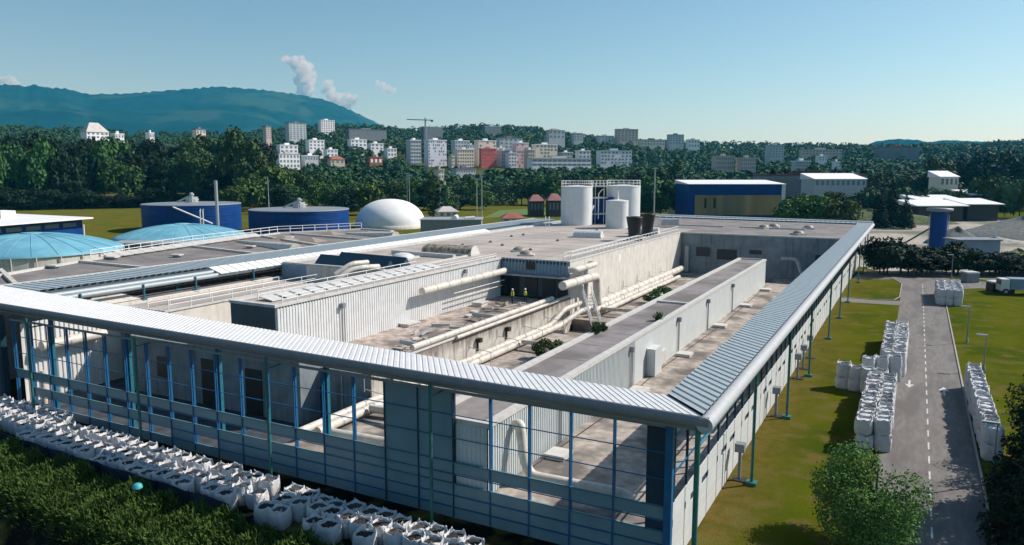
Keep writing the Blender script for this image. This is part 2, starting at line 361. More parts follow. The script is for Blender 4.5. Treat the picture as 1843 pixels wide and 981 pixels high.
# ---- front screen facade (y = 34.8)
YF = 34.8; fx = [-10.3-2.415*k for k in range(24)]; fx = [-9.85]+fx[1:]
ff = thing('screen_facade', 'shaded blue framed screen wall with open bays and white panels darkened for shade', 'facade')
rows = [7.55,6.25,4.87,3.45]
def panel(mb, x0, x1, z0, z1, y=YF, t=.06): mb.box(min(x0,x1), max(x0,x1), y, y+t, z0, z1)
fL = fx[-1]
XA = fx[-2]        # left end of the low panels
def band(z0, z1, spans, m='facade_shaded', nm='cladding_band'):
    mb = MB()
    for s0, s1 in spans: panel(mb, s0, s1, z0, z1)
    return mb.build(nm, m, ff)
solidL, solidR = fx[7], fx[5]
band(2.70, 3.42, [(fL,-9.9)])
band(1.42, 2.12, [(XA,-9.9)])
band(.03, .70, [(XA,-9.9)])
# lower slot: open left of x=-39, panelled to the right
band(.72, 1.40, [(fx[13],-9.9)]); band(.72, 1.40, [(fx[15],fx[14])])
band(2.14, 2.68, [(fx[9],fx[5])])
band(3.44, 7.5, [(solidL,solidR)], nm='solid_panel')
band(3.44, 8.4, [(-11.0,-9.9)], 'frame_dark', 'corner_panel')
band(2.14, 2.68, [(-11.0,-9.9)], 'frame_dark', 'corner_panel')
for i, x in enumerate(fx):
    z0 = 0.0; mb = MB(); mb.box(x-.035, x+.035, YF-.07, YF-.002, .1, 7.6); 
    mb.box(x-.05, x+.05, YF+.07, YF+.22, .1, 7.6)
    mb.build('mullion', 'frame_blue' if not (solidL-.1 < x < solidR+.1) else 'frame_dark', ff)
for i, x in enumerate(fx[6:]):
    if i % 4 == 3:
        mb = MB(); mb.box(x-.16, x+.16, YF+.25, YF+.5, 0, 8.6); mb.build('column', 'frame_teal', ff)
for z, w, m in ((7.6,.16,'steel_grey'),(6.22,.05,'frame_blue'),(4.86,.05,'frame_blue'),(3.43,.06,'frame_teal'),(2.69,.05,'frame_blue'),(2.13,.05,'frame_teal'),(1.41,.05,'frame_blue'),(.71,.05,'frame_blue')):
    mb = MB(); x0 = fL if z > 2.6 else XA; mb.box(x0, -9.75, YF-.09-w/2, YF-.075, z-w/2, z+w/2); mb.build('rail', m, ff)
mb = MB(); mb.box(-10.0, -9.62, YF-.25, YF+.1, 0, 8.6); mb.build('corner_column', 'frame_blue', ff)
for x in (-61.3,-48.15,-35.4,-23.0):
    mb = MB(); mb.tube([(x,33.45,0),(x,33.45,8.3)], .10, 10); mb.box(x-.04, x+.04, 33.45, 34.7, 7.5, 7.6); mb.build('post', 'post_green', ff)
mb = MB(); mb.tube([(-8.15,33.4,0),(-8.15,33.4,8.4)], .13, 10); mb.build('post', 'post_green', ff)
# left continuation of the front, set back and darker
lf = thing('screen_facade', 'dark panelled front section left of the open doorway bay', 'facade')
mb = MB(); mb.box(-92, fL-2.6, YF+.3, YF+.45, 0, 7.2); mb.build('cladding', 'dark_cladding', lf)
for z in (5.1,6.3,3.2):
    mb = MB(); mb.box(-92, fL-3.4, YF+.18, YF+.298, z-.35, z+.35); mb.build('window_band', 'facade_shaded', lf)
mb = MB(); mb.box(fL-2.7, fL-2.2, YF+.1, YF+.6, 0, 7.6); mb.build('column', 'frame_dark', lf)
# ---- right facade (x = -9.65)
XF = -9.65
rf = thing('screen_facade', 'sunlit white panel wall with dark blue window strip facing the lawn', 'facade')
for z0, z1 in ((2.72,3.55),):
    mb = MB(); mb.box(XF-.06, XF, YF+.15, YB-3, z0, z1); mb.build('cladding_band', 'facade_white', rf)
for z0, z1 in ((1.57,2.28),(.81,1.53),(.04,.77)):
    mb = MB(); mb.box(XF-.06, XF, YF+.15, YB-3, z0, z1); mb.build('cladding_band', 'facade_white', rf)
mb = MB(); yy = YF+2.42
while yy < YB-4:
    mb = MB(); mb.box(XF-.02, XF+.012, yy-.02, yy+.02, .02, 3.56); yy += 2.415; mb.build('panel_seam', 'frame_dark', rf)
mb = MB(); mb.box(XF-.20, XF-.10, YF+.2, YB-3, 2.28, 2.72); mb.build('slot_backing', 'frame_dark', rf)
yy = YF+.3; kk = 0
while yy < YB-4:
    L_ = .9 if kk % 3 else 2.2
    mb = MB(); mb.box(XF-.055, XF-.005, yy, min(yy+L_, YB-4), 2.285, 2.715); mb.build('slot_panel', 'facade_white', rf); yy += 2.415; kk += 1
k = 0; yy = YF+.5
while yy < YB-4:
    mb = MB(); mb.box(XF-.14, XF+.03, yy-.06, yy+.06, 2.28, 2.72) if False else mb.box(XF-.14, XF-.02, yy-.07, yy+.07, 3.55, 8.5)
    mb.build('mullion', 'frame_dark', rf); yy += 1.2075*2; k += 1
mb = MB(); mb.box(XF-.1, XF-.03, YF+.2, YB-3, 5.0, 5.08); mb.box(XF-.1, XF-.03, YF+.2, YB-3, 6.9, 7.0); mb.build('rail', 'frame_blue', rf)
mb = MB(); mb.box(XF-.3, XF-.18, YF+18, YB-3, 3.55, 8.3); mb.build('glazing', 'glass_dark', rf)
for yy in (47.7,62.4,76.5,94.9,109.1,122.8,145.3,159.5,168.):
    mb = MB(); mb.tube([(-8.12,yy,0),(-8.12,yy,8.4)], .10, 10); mb.box(-8.45,-7.8,yy-.3,yy+.3,0,.22); mb.box(-9.6,-8.1,yy-.04,yy+.04,7.3,7.4)
    mb.build('post', 'post_green', rf)
mb = MB(); mb.tube([(-8.12,33.5,7.35),(-8.12,YB,7.35)], .075, 8); mb.build('handrail', 'frame_teal', rf)
for yy in (48.2,62.6,75.2,79.3,84.3):
    t = thing('ventilation_pillar', 'short grey vent pillar with a square head beside the white wall', 'vent', (-9.0,yy,0), group='vent pillars along the lawn side')
    mb = MB(); mb.box(-.09,.09,-.09,.09,0,1.9); mb.build('shaft', 'steel_grey', t)
    mb = MB(); mb.box(-.3,.3,-.3,.3,1.9,2.45); mb.build('hood', 'steel_grey', t)
    mb = MB(); mb.box(-.35,.55,-.45,.35,0,.07); mb.build('plinth', 'black_metal', t)
# ---- terraces and floors
def floor(x0, x1, y0, y1, z, m, name='terrace_floor', z0=.02): mb = MB(); mb.box(x0,x1,y0,y1,z0,z); return struct(mb, name, m)
floor(-24.35, -9.9, 35.3, 132.2, 1.7, 'terrace')
floor(-36.45, -24.4, 35.3, 75.5, 1.7, 'terrace'); floor(-36.45, -24.4, 84., 132.2, 1.7, 'terrace'); floor(-36.45, -24.4, 75.55, 83.95, .3, 'roof_felt')
# ---- the long shed
XSR, XSL, YS0, YS1, ZS = -20.27, -24.4, 35.05, 122.8, 5.9
sh = thing('long_shed', 'long narrow flat roofed shed with pale smooth side wall', 'shed')
def corr_wall(mb, axis, c, s0, s1, z0, z1, pitch=.3, depth=.06, out=1):
    n = int(abs(s1-s0)/pitch); st = (s1-s0)/n
    for i in range(n):
        s = s0+i*st
        for u0, u1, d0, d1 in ((0,.4,depth,depth),(.4,.5,depth,0),(.5,.9,0,0),(.9,1.,0,depth)):
            p, q = s+u0*st, s+u1*st
            if axis == 'x': v = [(c+out*d0,p,z0),(c+out*d1,q,z0),(c+out*d1,q,z1),(c+out*d0,p,z1)]
            else: v = [(p,c+out*d0,z0),(q,c+out*d1,z0),(q,c+out*d1,z1),(p,c+out*d0,z1)]
            mb.add(v, [(0,1,2,3)])
mb = MB(); corr_wall(mb, 'x', XSR, YS0, 60., 1.7, ZS-.25, .28, .05)
mb.add([(XSR+.03,60.,1.7),(XSR+.03,YS1,1.7),(XSR+.03,YS1,ZS-.25),(XSR+.03,60.,ZS-.25)], [(0,1,2,3)])
mb.add([(XSL,YS1,1.7),(XSL,YS0,1.7),(XSL,YS0,ZS-.25),(XSL,YS1,ZS-.25)], [(0,1,2,3)])
corr_wall(mb, 'y', YS0, XSL, XSR, 1.7, ZS-.25, .28, .05, -1); mb.box(XSL, XSR, YS1-.1, YS1, 1.7, ZS-.25)
mb.build('wall', 'shed_wall', sh)
mb = MB(); mb.box(XSL+.4, XSR-.35, YS0+.3, YS1-.3, ZS-.5, ZS-.18); mb.build('roof', 'shed_felt', sh)
for x0, x1, y0, y1 in ((XSL-.08,XSL+.42,YS0,YS1),(XSR-.38,XSR+.12,YS0,YS1),(XSL+.42,XSR-.38,YS0,YS0+.4),(XSL+.42,XSR-.38,YS1-.3,YS1),(XSL+.42,XSR-.38,78.1,78.5)):
    mb = MB(); mb.box(x0,x1,y0,y1,ZS-.26,ZS+.02); mb.build('parapet', 'parapet', sh)
def floodlight(parent, x, y, z, side=1, low=1.7, name='floodlight'):
    mb = MB(); mb.box(x, x+side*.35, y-.18, y+.18, z-.2, z+.25); o = mb.build(name, 'steel_grey', parent)
    for dy in (0,.3): mb = MB(); mb.tube([(x+side*.1,y+dy,z-.19),(x+side*.1,y+dy,low)], .035, 6); mb.build('conduit', 'steel_grey', o)
    return o
for y in (44.4,58.8,73.,85.,98.): floodlight(sh, XSR+.06, y, 5.1)
mb = MB(); mb.box(XSR+.06, XSR+.86, 63.2, 65.2, 1.75, 4.2); mb.build('equipment_cabinet', 'shed_wall', sh)
mb = MB(); mb.box(XSR+.06, XSR+.3, 66.4, 68.5, 1.8, 3.1); mb.build('louvre_panel', 'parapet', sh)
for i, y in enumerate((41.6,52.5,57.6,71.5,87.,102.,117.)):
    mb = MB(); mb.box(XSR+.35, XSR+1.75, y, y+1.5, 1.72, 2.0); o = mb.build('access_hatch', 'parapet')
    tag(o, 'flat pale hatch slab on the terrace at the foot of the shed', 'hatch', 'hatch slabs beside the shed')
# ---- corrugated block on the middle terrace
B0, B1, BY0, BY1 = -50.95, -45.9, 44.5, 82.8
cb = thing('corrugated_block', 'long white corrugated block with walkway rail, dark at its near end', 'building')
mb = MB(); corr_wall(mb, 'x', B1, BY0, BY1, 4.0, ZE-.2, .34, .045); mb.build('corrugated_wall', 'corrugated', cb)
mb = MB(); mb.box(B0, B1-.02, BY0, BY0+.15, 4.0, ZE-.2); mb.box(B1-.02, B1+.12, BY0-.02, BY0+.2, 4.0, ZE-.2); mb.build('end_wall', 'dark_cladding', cb)
mb = MB(); mb.box(B0, B0+.1, BY0+.15, BY1, 4.0, ZE-.2); mb.build('side_wall', 'cream_wall', cb)
mb = MB(); mb.box(B0+.1, B1, BY0+.15, BY1+.1, ZE-.35, ZE-.12); mb.build('roof', 'roof_gravel', cb)
mb = MB(); mb.box(B1-.3, B1+.16, BY0-.05, BY1, ZE-.2, ZE+.04); mb.box(B0-.1, B0+.25, BY0-.05, BY1, ZE-.2, ZE+.04); mb.box(B0+.25, B1-.3, BY0-.05, BY0+.3, ZE-.2, ZE+.04); mb.build('parapet', 'parapet', cb)
for k in range(15):
    y = BY0+1.6+k*1.75
    mb = MB(); v = [(-49.2,y,9.15),(-47.6,y-.1,8.93),(-47.6,y+1.25,8.93),(-49.2,y+1.35,9.15)]
    mb.add(v+[(a,b,c-.07) for a,b,c in v], [(0,1,2,3),(7,6,5,4),(0,4,5,1),(1,5,6,2),(2,6,7,3),(3,7,4,0)]); mb.build('cover_flap', 'white_metal', cb)
floodlight(cb, B1+.12, 52.6, 7.6, 1, 4.0); floodlight(cb, B1+.12, 74., 8.2, 1, 7.4)
def railing(label, pts, h=1.0, step=1.6, m='rail_white', r=.03, group=None, mid=True, kick=False):
    t = thing('guard_rail', label, 'railing', pts[0], group=group); o = Vector(pts[0])
    P_ = [Vector(p)-o for p in pts]
    up0 = None; done = set()
    for a, b in zip(P_, P_[1:]):
        L_ = (b-a).length; n = max(1, round(L_/step))
        for i in range(n+1):
            p = a.lerp(b, i/n); key = (round(p.x,2), round(p.y,2))
            if key in done: continue
            done.add(key)
            if up0 is None: mb = MB(); mb.beam((0,0,0), (0,0,h), r*1.6); up0 = o2 = mb.build('upright', m, t)
            else: o2 = up0.copy(); C.objects.link(o2); o2.parent = t
            o2.location = p
    for hh in ([h, h*.52] if mid else [h]):
        mb = MB()
        for a, b in zip(P_, P_[1:]): mb.tube([a+Vector((0,0,hh)), b+Vector((0,0,hh))], r, 6)
        mb.build('rail', m, t)
    return t
railing('white railing along the sunny edge of the corrugated block', [(B1-.05,BY0+1,ZE+.04),(B1-.05,BY1-1.,ZE+.04)], .55, 1.75, r=.04)
railing('white railing behind the flaps on the corrugated block', [(-49.8,BY0+2,ZE-.1),(-49.8,70.,ZE-.1)], .75, 3., r=.04)
# ---- middle terrace
floor(-62., -36.6, 45.2, 83.2, 4.0, 'mid_terrace')
pt = thing('retaining_wall', 'rust streaked pale retaining wall below the middle terrace', 'wall')
mb = MB(); mb.box(-36.6,-36.4,45.0,83.3,.1,4.62); mb.build('wall', 'stained_wall', pt)
mb = MB(); mb.box(-36.75,-36.3,45.,83.3,4.62,4.74); mb.build('coping', 'parapet', pt)
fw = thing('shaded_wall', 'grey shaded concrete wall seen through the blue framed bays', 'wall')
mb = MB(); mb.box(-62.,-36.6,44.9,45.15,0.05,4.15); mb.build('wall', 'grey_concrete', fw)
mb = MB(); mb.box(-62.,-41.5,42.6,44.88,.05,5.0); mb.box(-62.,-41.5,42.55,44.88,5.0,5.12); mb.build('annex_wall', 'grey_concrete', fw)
for x0, x1, z0, z1 in ((-58.3,-56.8,1.8,3.6),(-52.6,-50.4,.1,4.1),(-47.4,-45.6,.1,3.9)):
    mb = MB(); mb.box(x0,x1,42.5,42.59,z0,z1); mb.build('door_opening', 'black_metal', fw)
for x0, x1, z0, z1 in ((-54.8,-52.3,.05,2.9),(-50.5,-48.6,.05,2.2),(-43.3,-41.,.05,2.6),(-46.,-44.8,1.2,2.4)):
    mb = MB(); mb.box(x0,x1,44.8,44.895,z0,z1); mb.build('door_opening', 'black_metal', fw)
for x in (-39.2,-47.3,-57.): mb = MB(); mb.tube([(x,44.8,.1),(x,44.8,4.1)], .06, 6); mb.build('downpipe', 'pipe_grey', fw)
# ---- main hall
WH, YH1 = -36.45, 131.6
mh = thing('main_hall', 'main hall with tall cream wall, gravel roof and blue grey corrugated end', 'building')
mb = MB(); mb.box(WH-.25, WH, 83.2, YH1, 1.0, ZE-.1); mb.build('side_wall', 'cream_wall', mh)
mb = MB(); corr_wall(mb, 'y', 83.1, -46.8, WH, 7.0, ZE-.1, .45, .08, -1); mb.build('corrugated_front', 'blue_cladding', mh)
mb = MB(); mb.box(-46.8, WH-.3, 84.2, 84.4, 4.0, 7.0); mb.build('recess_wall', 'dark_cladding', mh)
mb = MB(); mb.box(-42.3,-41.1,82.85,82.98,7.6,8.5); mb.build('wall_vent', 'black_metal', mh)
for x in (-45.6,-43.,-40.6,-38.5): mb = MB(); mb.box(x,x+1.7,84.05,84.18,4.2,6.5); mb.build('window', 'glass_dark', mh)
mb = MB(); mb.box(-46.8,WH-.1,82.2,83.0,6.8,6.98); mb.build('ledge', 'pipe_grey', mh)
mb = MB(); mb.prism([(-46.8,83.1),(WH-.3,83.1),(WH-.3,141),(-66.3,141),(-66.3,66.0),(-51.,66.0),(-51.,83.)], ZE-.5, ZE-.15); mb.build('roof', 'roof_gravel', mh)
mb = MB(); mb.box(WH-.32,WH+.06,83.,YH1,ZE-.1,ZE+.05); mb.box(-46.8,WH-.32,82.95,83.3,ZE-.1,ZE+.05); mb.box(-66.4,-66.0,66.,141,ZE-.15,ZE+.1); mb.box(-66.,-51.1,65.9,66.3,ZE-.15,ZE+.1); mb.build('parapet', 'parapet', mh)
mb = MB(); mb.box(-66.3,-62.4,65.8,65.9,5.,ZE-.12); mb.build('front_wall', 'blue_cladding', mh)
mb = MB(); mb.box(-62.4,-51.1,65.8,65.9,5.,ZE-.12); mb.build('front_wall', 'cream_wall', mh)
mb = MB(); mb.box(WH,WH+.03,100.,100.9,7.,8.); mb.build('wall_patch', 'dome_white', mh)
railing('white guard rail along the top of the cream wall', [(WH-.2,84,ZE+.05),(WH-.2,130.8,ZE+.05)], 1.0, 1.5, r=.045)
railing('second thinner guard rail set back from the cream wall top', [(WH-1.2,84,ZE-.1),(WH-1.2,112,ZE-.1)], 1.0, 1.5, r=.035)
mat('seam_dark', (.16,.145,.13), .9, .2, 3.)
for k in range(11):
    y = 88+k*4.6; mb = MB(); mb.box(-65.8, WH-1.6, y-.05, y+.05, ZE-.149, ZE-.142); mb.build('membrane_seam', 'seam_dark', mh)
for x in (-41.5,-49.5,-57.5):
    mb = MB(); mb.box(x-.05, x+.05, 84.5, 140, ZE-.149, ZE-.140); mb.build('membrane_seam', 'seam_dark', mh)
for k in range(9):
    x, y = rnd.uniform(-60,-40), rnd.uniform(90,138); mb = MB(); mb.lathe((x,y,ZE-.15), [(.28,0),(.28,.12),(.1,.3),(.01,.32)], 10); mb.build('roof_drain', 'seam_dark', mh)
for k in range(16):
    y = 41+k*5.1
    if abs(y-78.3) > 1: mb = MB(); mb.box(XSL+.43, XSR-.4, y-.04, y+.04, ZS-.18, ZS-.172); mb.build('membrane_seam', 'seam_dark', sh)
for k, (pts_, lab_) in enumerate((([(-38.2,50,4.03),(-40.5,56,4.03),(-39.6,63,4.03),(-42,70,4.03),(-41,77,4.03)],'black cable snaking over the middle terrace'),([(-19.9,40,1.73),(-19.4,52,1.73),(-19.8,66,1.73),(-19.3,90,1.73),(-19.8,118,1.73)],'thin cable lying at the foot of the shed wall'))):
    mb = MB(); mb.tube(bend(pts_, 2.), .04, 5); tag(mb.build('cable', 'black_metal'), lab_, 'cable')
# barrel skylights
def barrel(label, c, L_, w, h, rz, m='white_metal'):
    t = thing('barrel_rooflight', label, 'rooflight', c, rz); n = 12; nl = int(L_/.32); mb = MB(); mb2 = MB()
    for i in range(nl):
        y0 = -L_/2+i*L_/nl; s = 1+.035*(i % 2)
        for (q0,q1) in ((y0, y0+L_/nl*.98),):
            v = []; 
            for yy in (q0,q1):
                for j in range(n+1):
                    a = math.pi*j/n; v.append((math.cos(a)*w/2*s, yy, math.sin(a)*h*s+.25))
            mb.add(v, [(j,j+1,j+1+n+1,j+n+1) for j in range(n)], True)
    mb.build('vault', m, t)
    for yy in (-L_/2, L_/2):
        mb2.add([(math.cos(math.pi*j/n)*w/2*1.02, yy, math.sin(math.pi*j/n)*h*1.02+.25) for j in range(n+1)], [tuple(range(n+1))])
    mb2.box(-w/2-.15,w/2+.15,-L_/2-.1,L_/2+.1,-.15,.25); mb2.build('kerb_frame', 'parapet', t); return t
mat('vault_dirty', (.42,.36,.27), .6, .3, 2., col2=(.14,.11,.08), c2scale=1.6, streak=.3)
barrel('large stained ribbed barrel rooflight on the main hall', (-54.3,84.2,ZE-.1), 7.2, 2.6, .95, R(-83), 'vault_dirty')
barrel('smaller white ribbed barrel rooflight near the silos', (-47.6,116.,ZE-.1), 4.6, 2.4, .85, R(-80))
barrel('white rooflight vault beside the black cooling funnels', (-41.5,127.5,ZE-.1), 4.6, 2.2, .85, R(-80))
def dome(label, c, r=.9, m='pipe', g='domed rooflights'):
    t = thing('roof_dome', label, 'rooflight', c, rnd.uniform(0,1), g)
    mb = MB(); mb.lathe((0,0,0), [(r,.15),(r*.9,.35),(r*.6,.55),(r*.25,.65),(0.01,.67)], 12); mb.build('cap', m, t)
    mb = MB(); mb.box(-r*1.05,r*1.05,-r*1.05,r*1.05,-.15,.15); mb.build('curb', 'parapet', t)
mat('dome_brown', (.30,.25,.20), .5, .2, 3.)
for (px,py) in ((935,452),(948,459)): dome('brown domed rooflight on the bare gravel roof of the main hall', PZ(px,py,ZE-.1), .95, 'dome_brown', 'brown domes on the main hall')
for (px,py) in ((1375,410),(1393,408),(1437,421),(1455,411)): dome('grey domed rooflight on the far dark roof', PZ(px,py,ZE-.1), .95, 'dome_brown', 'domes on the far roof')
for (px,py) in ((680,474),(725,464)): dome('whitish oval rooflight hump beside the dark valley', PZ(px,py,ZE-.1), 1.5, 'white_metal', 'whitish rooflight humps')
t = thing('roof_duct', 'long pale roof duct lying beside the stained barrel rooflight', 'duct'); mb = MB(); mb.beam((-61.3,80.9,9.05),(-50.9,79.9,9.05),.5,.45); mb.build('duct', 'parapet', t)
t = thing('sawtooth_rooflight', 'dark green glazed sawtooth rooflight sunk in the roof', 'rooflight')
for k, (y, dx) in enumerate(((67.2,0),(70.2,.6))):
    mb = MB(); mb.add([(-62.5+dx,y,8.8),(-51.3,y-1.0,8.8),(-51.3,y+.1,9.9),(-62.5+dx,y+1.2,9.9),(-62.5+dx,y+2.0,8.8),(-51.3,y+1.,8.8)], [(0,1,2,3),(3,2,5,4),(0,3,4),(1,5,2)]); mb.build('glazing', 'frame_dark', t)
# cooling funnels
fun = None
for i, (px, py) in enumerate(((1141,432),(1165,424))):
    p = PZ(px, py, ZE-.1)
    lab = ('black flared cooling funnel, the nearer of the two', 'black flared cooling funnel, the farther of the two')[i]
    t = thing('cooling_funnel', lab, 'funnel', p, group='black cooling funnels')
    mb = MB(); mb.lathe((0,0,0), [(1.1,.0),(.9,.8),(1.0,1.9),(1.27,3.5),(1.3,3.7),(1.2,3.7),(.95,1.9)], 20); mb.build('funnel', 'black_metal', t)
    mb = MB(); mb.box(-1.1,1.1,-1.1,1.1,-.1,.25); mb.build('base_plate', 'black_metal', t)
# silos
def silo(label, c, r, h, extra=None):
    t = thing('silo', label, 'silo', c)
    mb = MB(); mb.lathe((0,0,0), [(r,0),(r,h)], 36); mb.build('shell', 'tank_white', t)
    mb = MB(); mb.lathe((0,0,0), [(r+.06,h-.12),(r+.06,h+.02),(r,h+.03),(r*.3,h+.25),(.01,h+.3)], 36); mb.build('top', 'white_metal', t)
    return t
c1 = PZ(1037,404,ZE-.15); c2 = PZ(1121,400,ZE-.15); c3 = PZ(1110,410,ZE-.15)
def ring_rail(t, r, h, hh=1.1):
    mb = MB(); n = 20
    for k in range(n):
        a = 2*math.pi*k/n; mb.beam((r*math.cos(a),r*math.sin(a),h),(r*math.cos(a),r*math.sin(a),h+hh),.06)
    mb.build('rail_uprights', 'rail_white', t)
    for z in (hh*.5,hh):
        mb = MB(); mb.tube([(r*math.cos(2*math.pi*k/28),r*math.sin(2*math.pi*k/28),h+z) for k in range(29)], .045, 6, False); mb.build('rail', 'rail_white', t)
t1 = silo('large white silo farther from the funnels, by the blue rooftop', c1, 3.15, 7.7); ring_rail(t1, 3.1, 7.75)
t2 = silo('large white silo standing behind the small one', c2, 3.55, 7.7); ring_rail(t2, 3.5, 7.75)
t3 = silo('small white silo in front of the two large ones', c3, 2.15, 5.2)
mb = MB(); mb.lathe((0,0,5.3), [(.5,0),(.28,.3),(.28,1.7),(.34,1.75),(.01,1.8)], 14); mb.build('vent_pipe', 'white_metal', t3)
t = thing('silo_walkway', 'steel stair and walkway frame between the white silos', 'walkway', (c1+c2)/2)
cc = (c1+c2)/2; d = (c2-c1).normalized()
mb = MB()
for k in (-1.7,1.3):
    for q in (-.8,.8): mb.beam(d*k+Vector((0,q,0)), d*k+Vector((0,q,8.4)), .10)
mb.build('frame', 'rail_white', t)
for z in (2.0,5.3,7.7):
    mb = MB(); mb.beam(d*-1.8+Vector((0,0,z)), d*1.4+Vector((0,0,z)), 1.6, .25); mb.build('platform', 'galv', t)
mb = MB(); mb.beam(d*-3.2+Vector((0,-1.4,0)), d*-1.2+Vector((0,-1.2,3.8)), .6, .18); mb.build('stair_flight', 'rail_white', t)
mb = MB()
for q in (-.8,.8):
    for zz in (8.3,8.85): mb.beam(d*-2.4+Vector((0,q,zz)), d*2.2+Vector((0,q,zz)), .07)
    for k in range(6): mb.beam(d*(-2.4+k*.9)+Vector((0,q,7.75)), d*(-2.4+k*.9)+Vector((0,q,8.85)), .06)
mb.build('bridge_rail', 'rail_white', t)
mb = MB(); mb.tube([d*.0+Vector((0,-1.0,1)), d*.0+Vector((0,-1.,6.2)), d*.9+Vector((0,-1.,7.)), d*1.6+Vector((0,-1.,7.))], .1, 8); mb.build('riser_pipe', 'rail_white', t)
mb = MB(); mb.box(-2.2,2.2,1.0,3.0,0,5.4); mb.build('stair_housing', 'tank_blue', t)
# ---- back roof with the shaded courtyard wall
br = thing('back_wing', 'far wing with dark flat roof and shaded blue grey wall', 'building')
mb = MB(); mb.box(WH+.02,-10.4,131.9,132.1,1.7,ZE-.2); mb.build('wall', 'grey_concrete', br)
mb = MB(); mb.box(WH+.02,-10.4,131.8,132.2,ZE-.2,ZE+.02); mb.build('parapet', 'parapet', br)
mb = MB(); mb.prism([(WH-.3,132.2),(-10.3,132.2),(-10.3,YB-3),(-60,YB+.5),(-66.3,165),(-66.3,141.2),(WH-.3,141.2)], ZE-.6, ZE-.25); mb.build('roof', 'roof_felt', br)
for x, w, z0, z1 in ((-33.6,2.4,4.8,6.4),(-30.,3.4,4.4,6.2),(-24.5,2.0,5.6,6.3),(-14.,1.5,4.8,6.)):
    mb = MB(); mb.box(x,x+w,131.8,131.89,z0,z1); mb.build('window', 'glass_dark', br)
mb = MB(); mb.box(-35.5,-34.8,131.2,131.88,2.,6.5); mb.build('downpipe', 'pipe_grey', br)
for x0 in (-60,-45,-30):
    mb = MB(); mb.box(x0,x0+12,150.,150.3,ZE-.25,ZE-.0); mb.build('roof_kerb', 'parapet', br)
t = thing('access_ladder', 'small grey access ladder with hoops on the main roof edge', 'ladder', PZ(985,409,ZE-.1), .5)
mb = MB()
for x in (-.35,.35):
    mb.tube([(x,-.6,0),(x,-.6,1.9),(x,0,2.1),(x,.6,1.9),(x,.6,0)], .05, 6)
for z in (.4,.8,1.2,1.6): mb.beam((-.35,-.6,z),(.35,-.6,z),.05)
mb.build('frame', 'rail_white', t)
t = thing('roof_unit', 'framed grey air unit on the far roof behind the guard rail', 'roof unit', PZ(1205,408,ZE-.2), .5)
mb = MB(); mb.box(-1.6,1.6,-.8,.8,.3,1.5); mb.build('casing', 'galv', t)
mb = MB()
for x in (-2.,-.7,.7,2.): mb.beam((x,-1.1,0),(x,-.2,2.1),.08); mb.beam((x,1.,0),(x,-.2,2.1),.08)
mb.build('frame', 'rail_white', t)
# ---- inner canopy on posts
ic = thing('inner_canopy', 'long ribbed canopy on posts crossing the roofs, edged by white flaps', 'canopy')
y0, y1 = 38.6, 150.
mb = MB(); ribbed(mb, Vector((-69.6,y0,8.95)), Vector((-69.0,y1,8.95)), Vector((-74.4,y1,9.0)), Vector((-75.3,y0,9.0)), .8, .14); mb.build('ribbed_deck', 'slat_metal', ic)
mb = MB(); mb.beam((-75.4,y0,9.05),(-74.5,y1,9.05),.2,.3); mb.build('edge_trim', 'parapet', ic)
mb = MB(); mb.add([(-69.6,y0,8.9),(-68.3,y0,8.45),(-68.0,y1,8.45),(-69.,y1,8.9)], [(0,1,2,3)]); mb.beam((-68.2,y0,8.5),(-68.,y1,8.5),.1,.5); mb.build('fascia', 'dark_cladding', ic)
for x, z in ((-67.6,8.75),(-66.8,8.5)):
    mb = MB(); mb.tube([(x,y0-1,z),(x+.1,y1,z)], .25, 12); mb.build('edge_tube', 'slat_metal', ic)
for y in (41.2,47.6,53.7,61.6,71.8,79.6,88.,96.,104.,112.,120.,128.):
    for dx, q in ((0,0),(-2.0,-.8)):
        mb = MB(); mb.tube([(-66.5+dx,y+q,7.3),(-66.5+dx,y+q,8.75)], .10, 8); mb.box(-66.8+dx,-66.2+dx,y+q-.3,y+q+.3,7.3,7.42); mb.build('post', 'frame_teal', ic)
k = 0; y = 57.
while y < 117:
    mb = MB(); v = [(-68.4,y,9.25),(-66.3,y-.15,8.72),(-66.3,y+1.05,8.72),(-68.4,y+1.2,9.25)]
    mb.add(v+[(a,b,c-.06) for a,b,c in v], [(0,1,2,3),(7,6,5,4),(0,4,5,1),(1,5,6,2),(2,6,7,3),(3,7,4,0)]); mb.build('cover_flap', 'dome_white', ic); y += 1.32
# ledge, low roofs between canopy and block
lr = thing('low_roof_building', 'low white walled roof strip between the inner canopy and corrugated block', 'building')
mb = MB(); mb.box(-66.3,-60.,44.95,65.6,.05,6.9); mb.build('wall', 'cream_wall', lr)
mb = MB(); mb.box(-66.1,-60.1,45.1,65.5,6.91,7.0); mb.build('roof', 'roof_gravel', lr)
mb = MB(); mb.box(-60.25,-59.9,44.85,65.6,6.95,7.12); mb.box(-66.1,-60.25,44.8,45.1,6.95,7.12); mb.build('parapet', 'parapet', lr)
railing('cream railing along the low roof edge behind the front canopy', [(-60.1,45.4,7.1),(-60.1,65,7.1)], .9, 2.4, r=.04)
railing('second cream railing further back on the low roof', [(-63.,45.4,7.0),(-63.,62,7.0)], .9, 2.4, r=.04)
ls = thing('ledge_building', 'sunlit ledge carrying the teal posts of the inner canopy', 'building')
mb = MB(); mb.box(-75.2,-66.32,40.,141,.05,7.28); mb.build('wall', 'cream_wall', ls)
mb = MB(); mb.box(-75.,-66.6,40.2,141,7.29,7.34); mb.build('roof', 'roof_felt', ls)
t = thing('tarpaulin_roof', 'low pale hipped cover just behind the front canopy edge', 'roof cover', (-69.,44.5,7.35))
mb = MB(); mb.add([(-3,-2.6,0),(2.4,-2.6,0),(2.4,3.2,0),(-3,3.2,0),(-.6,.2,1.15)], [(0,1,4),(1,2,4),(2,3,4),(3,0,4)]); mb.build('cover', 'pipe', t)
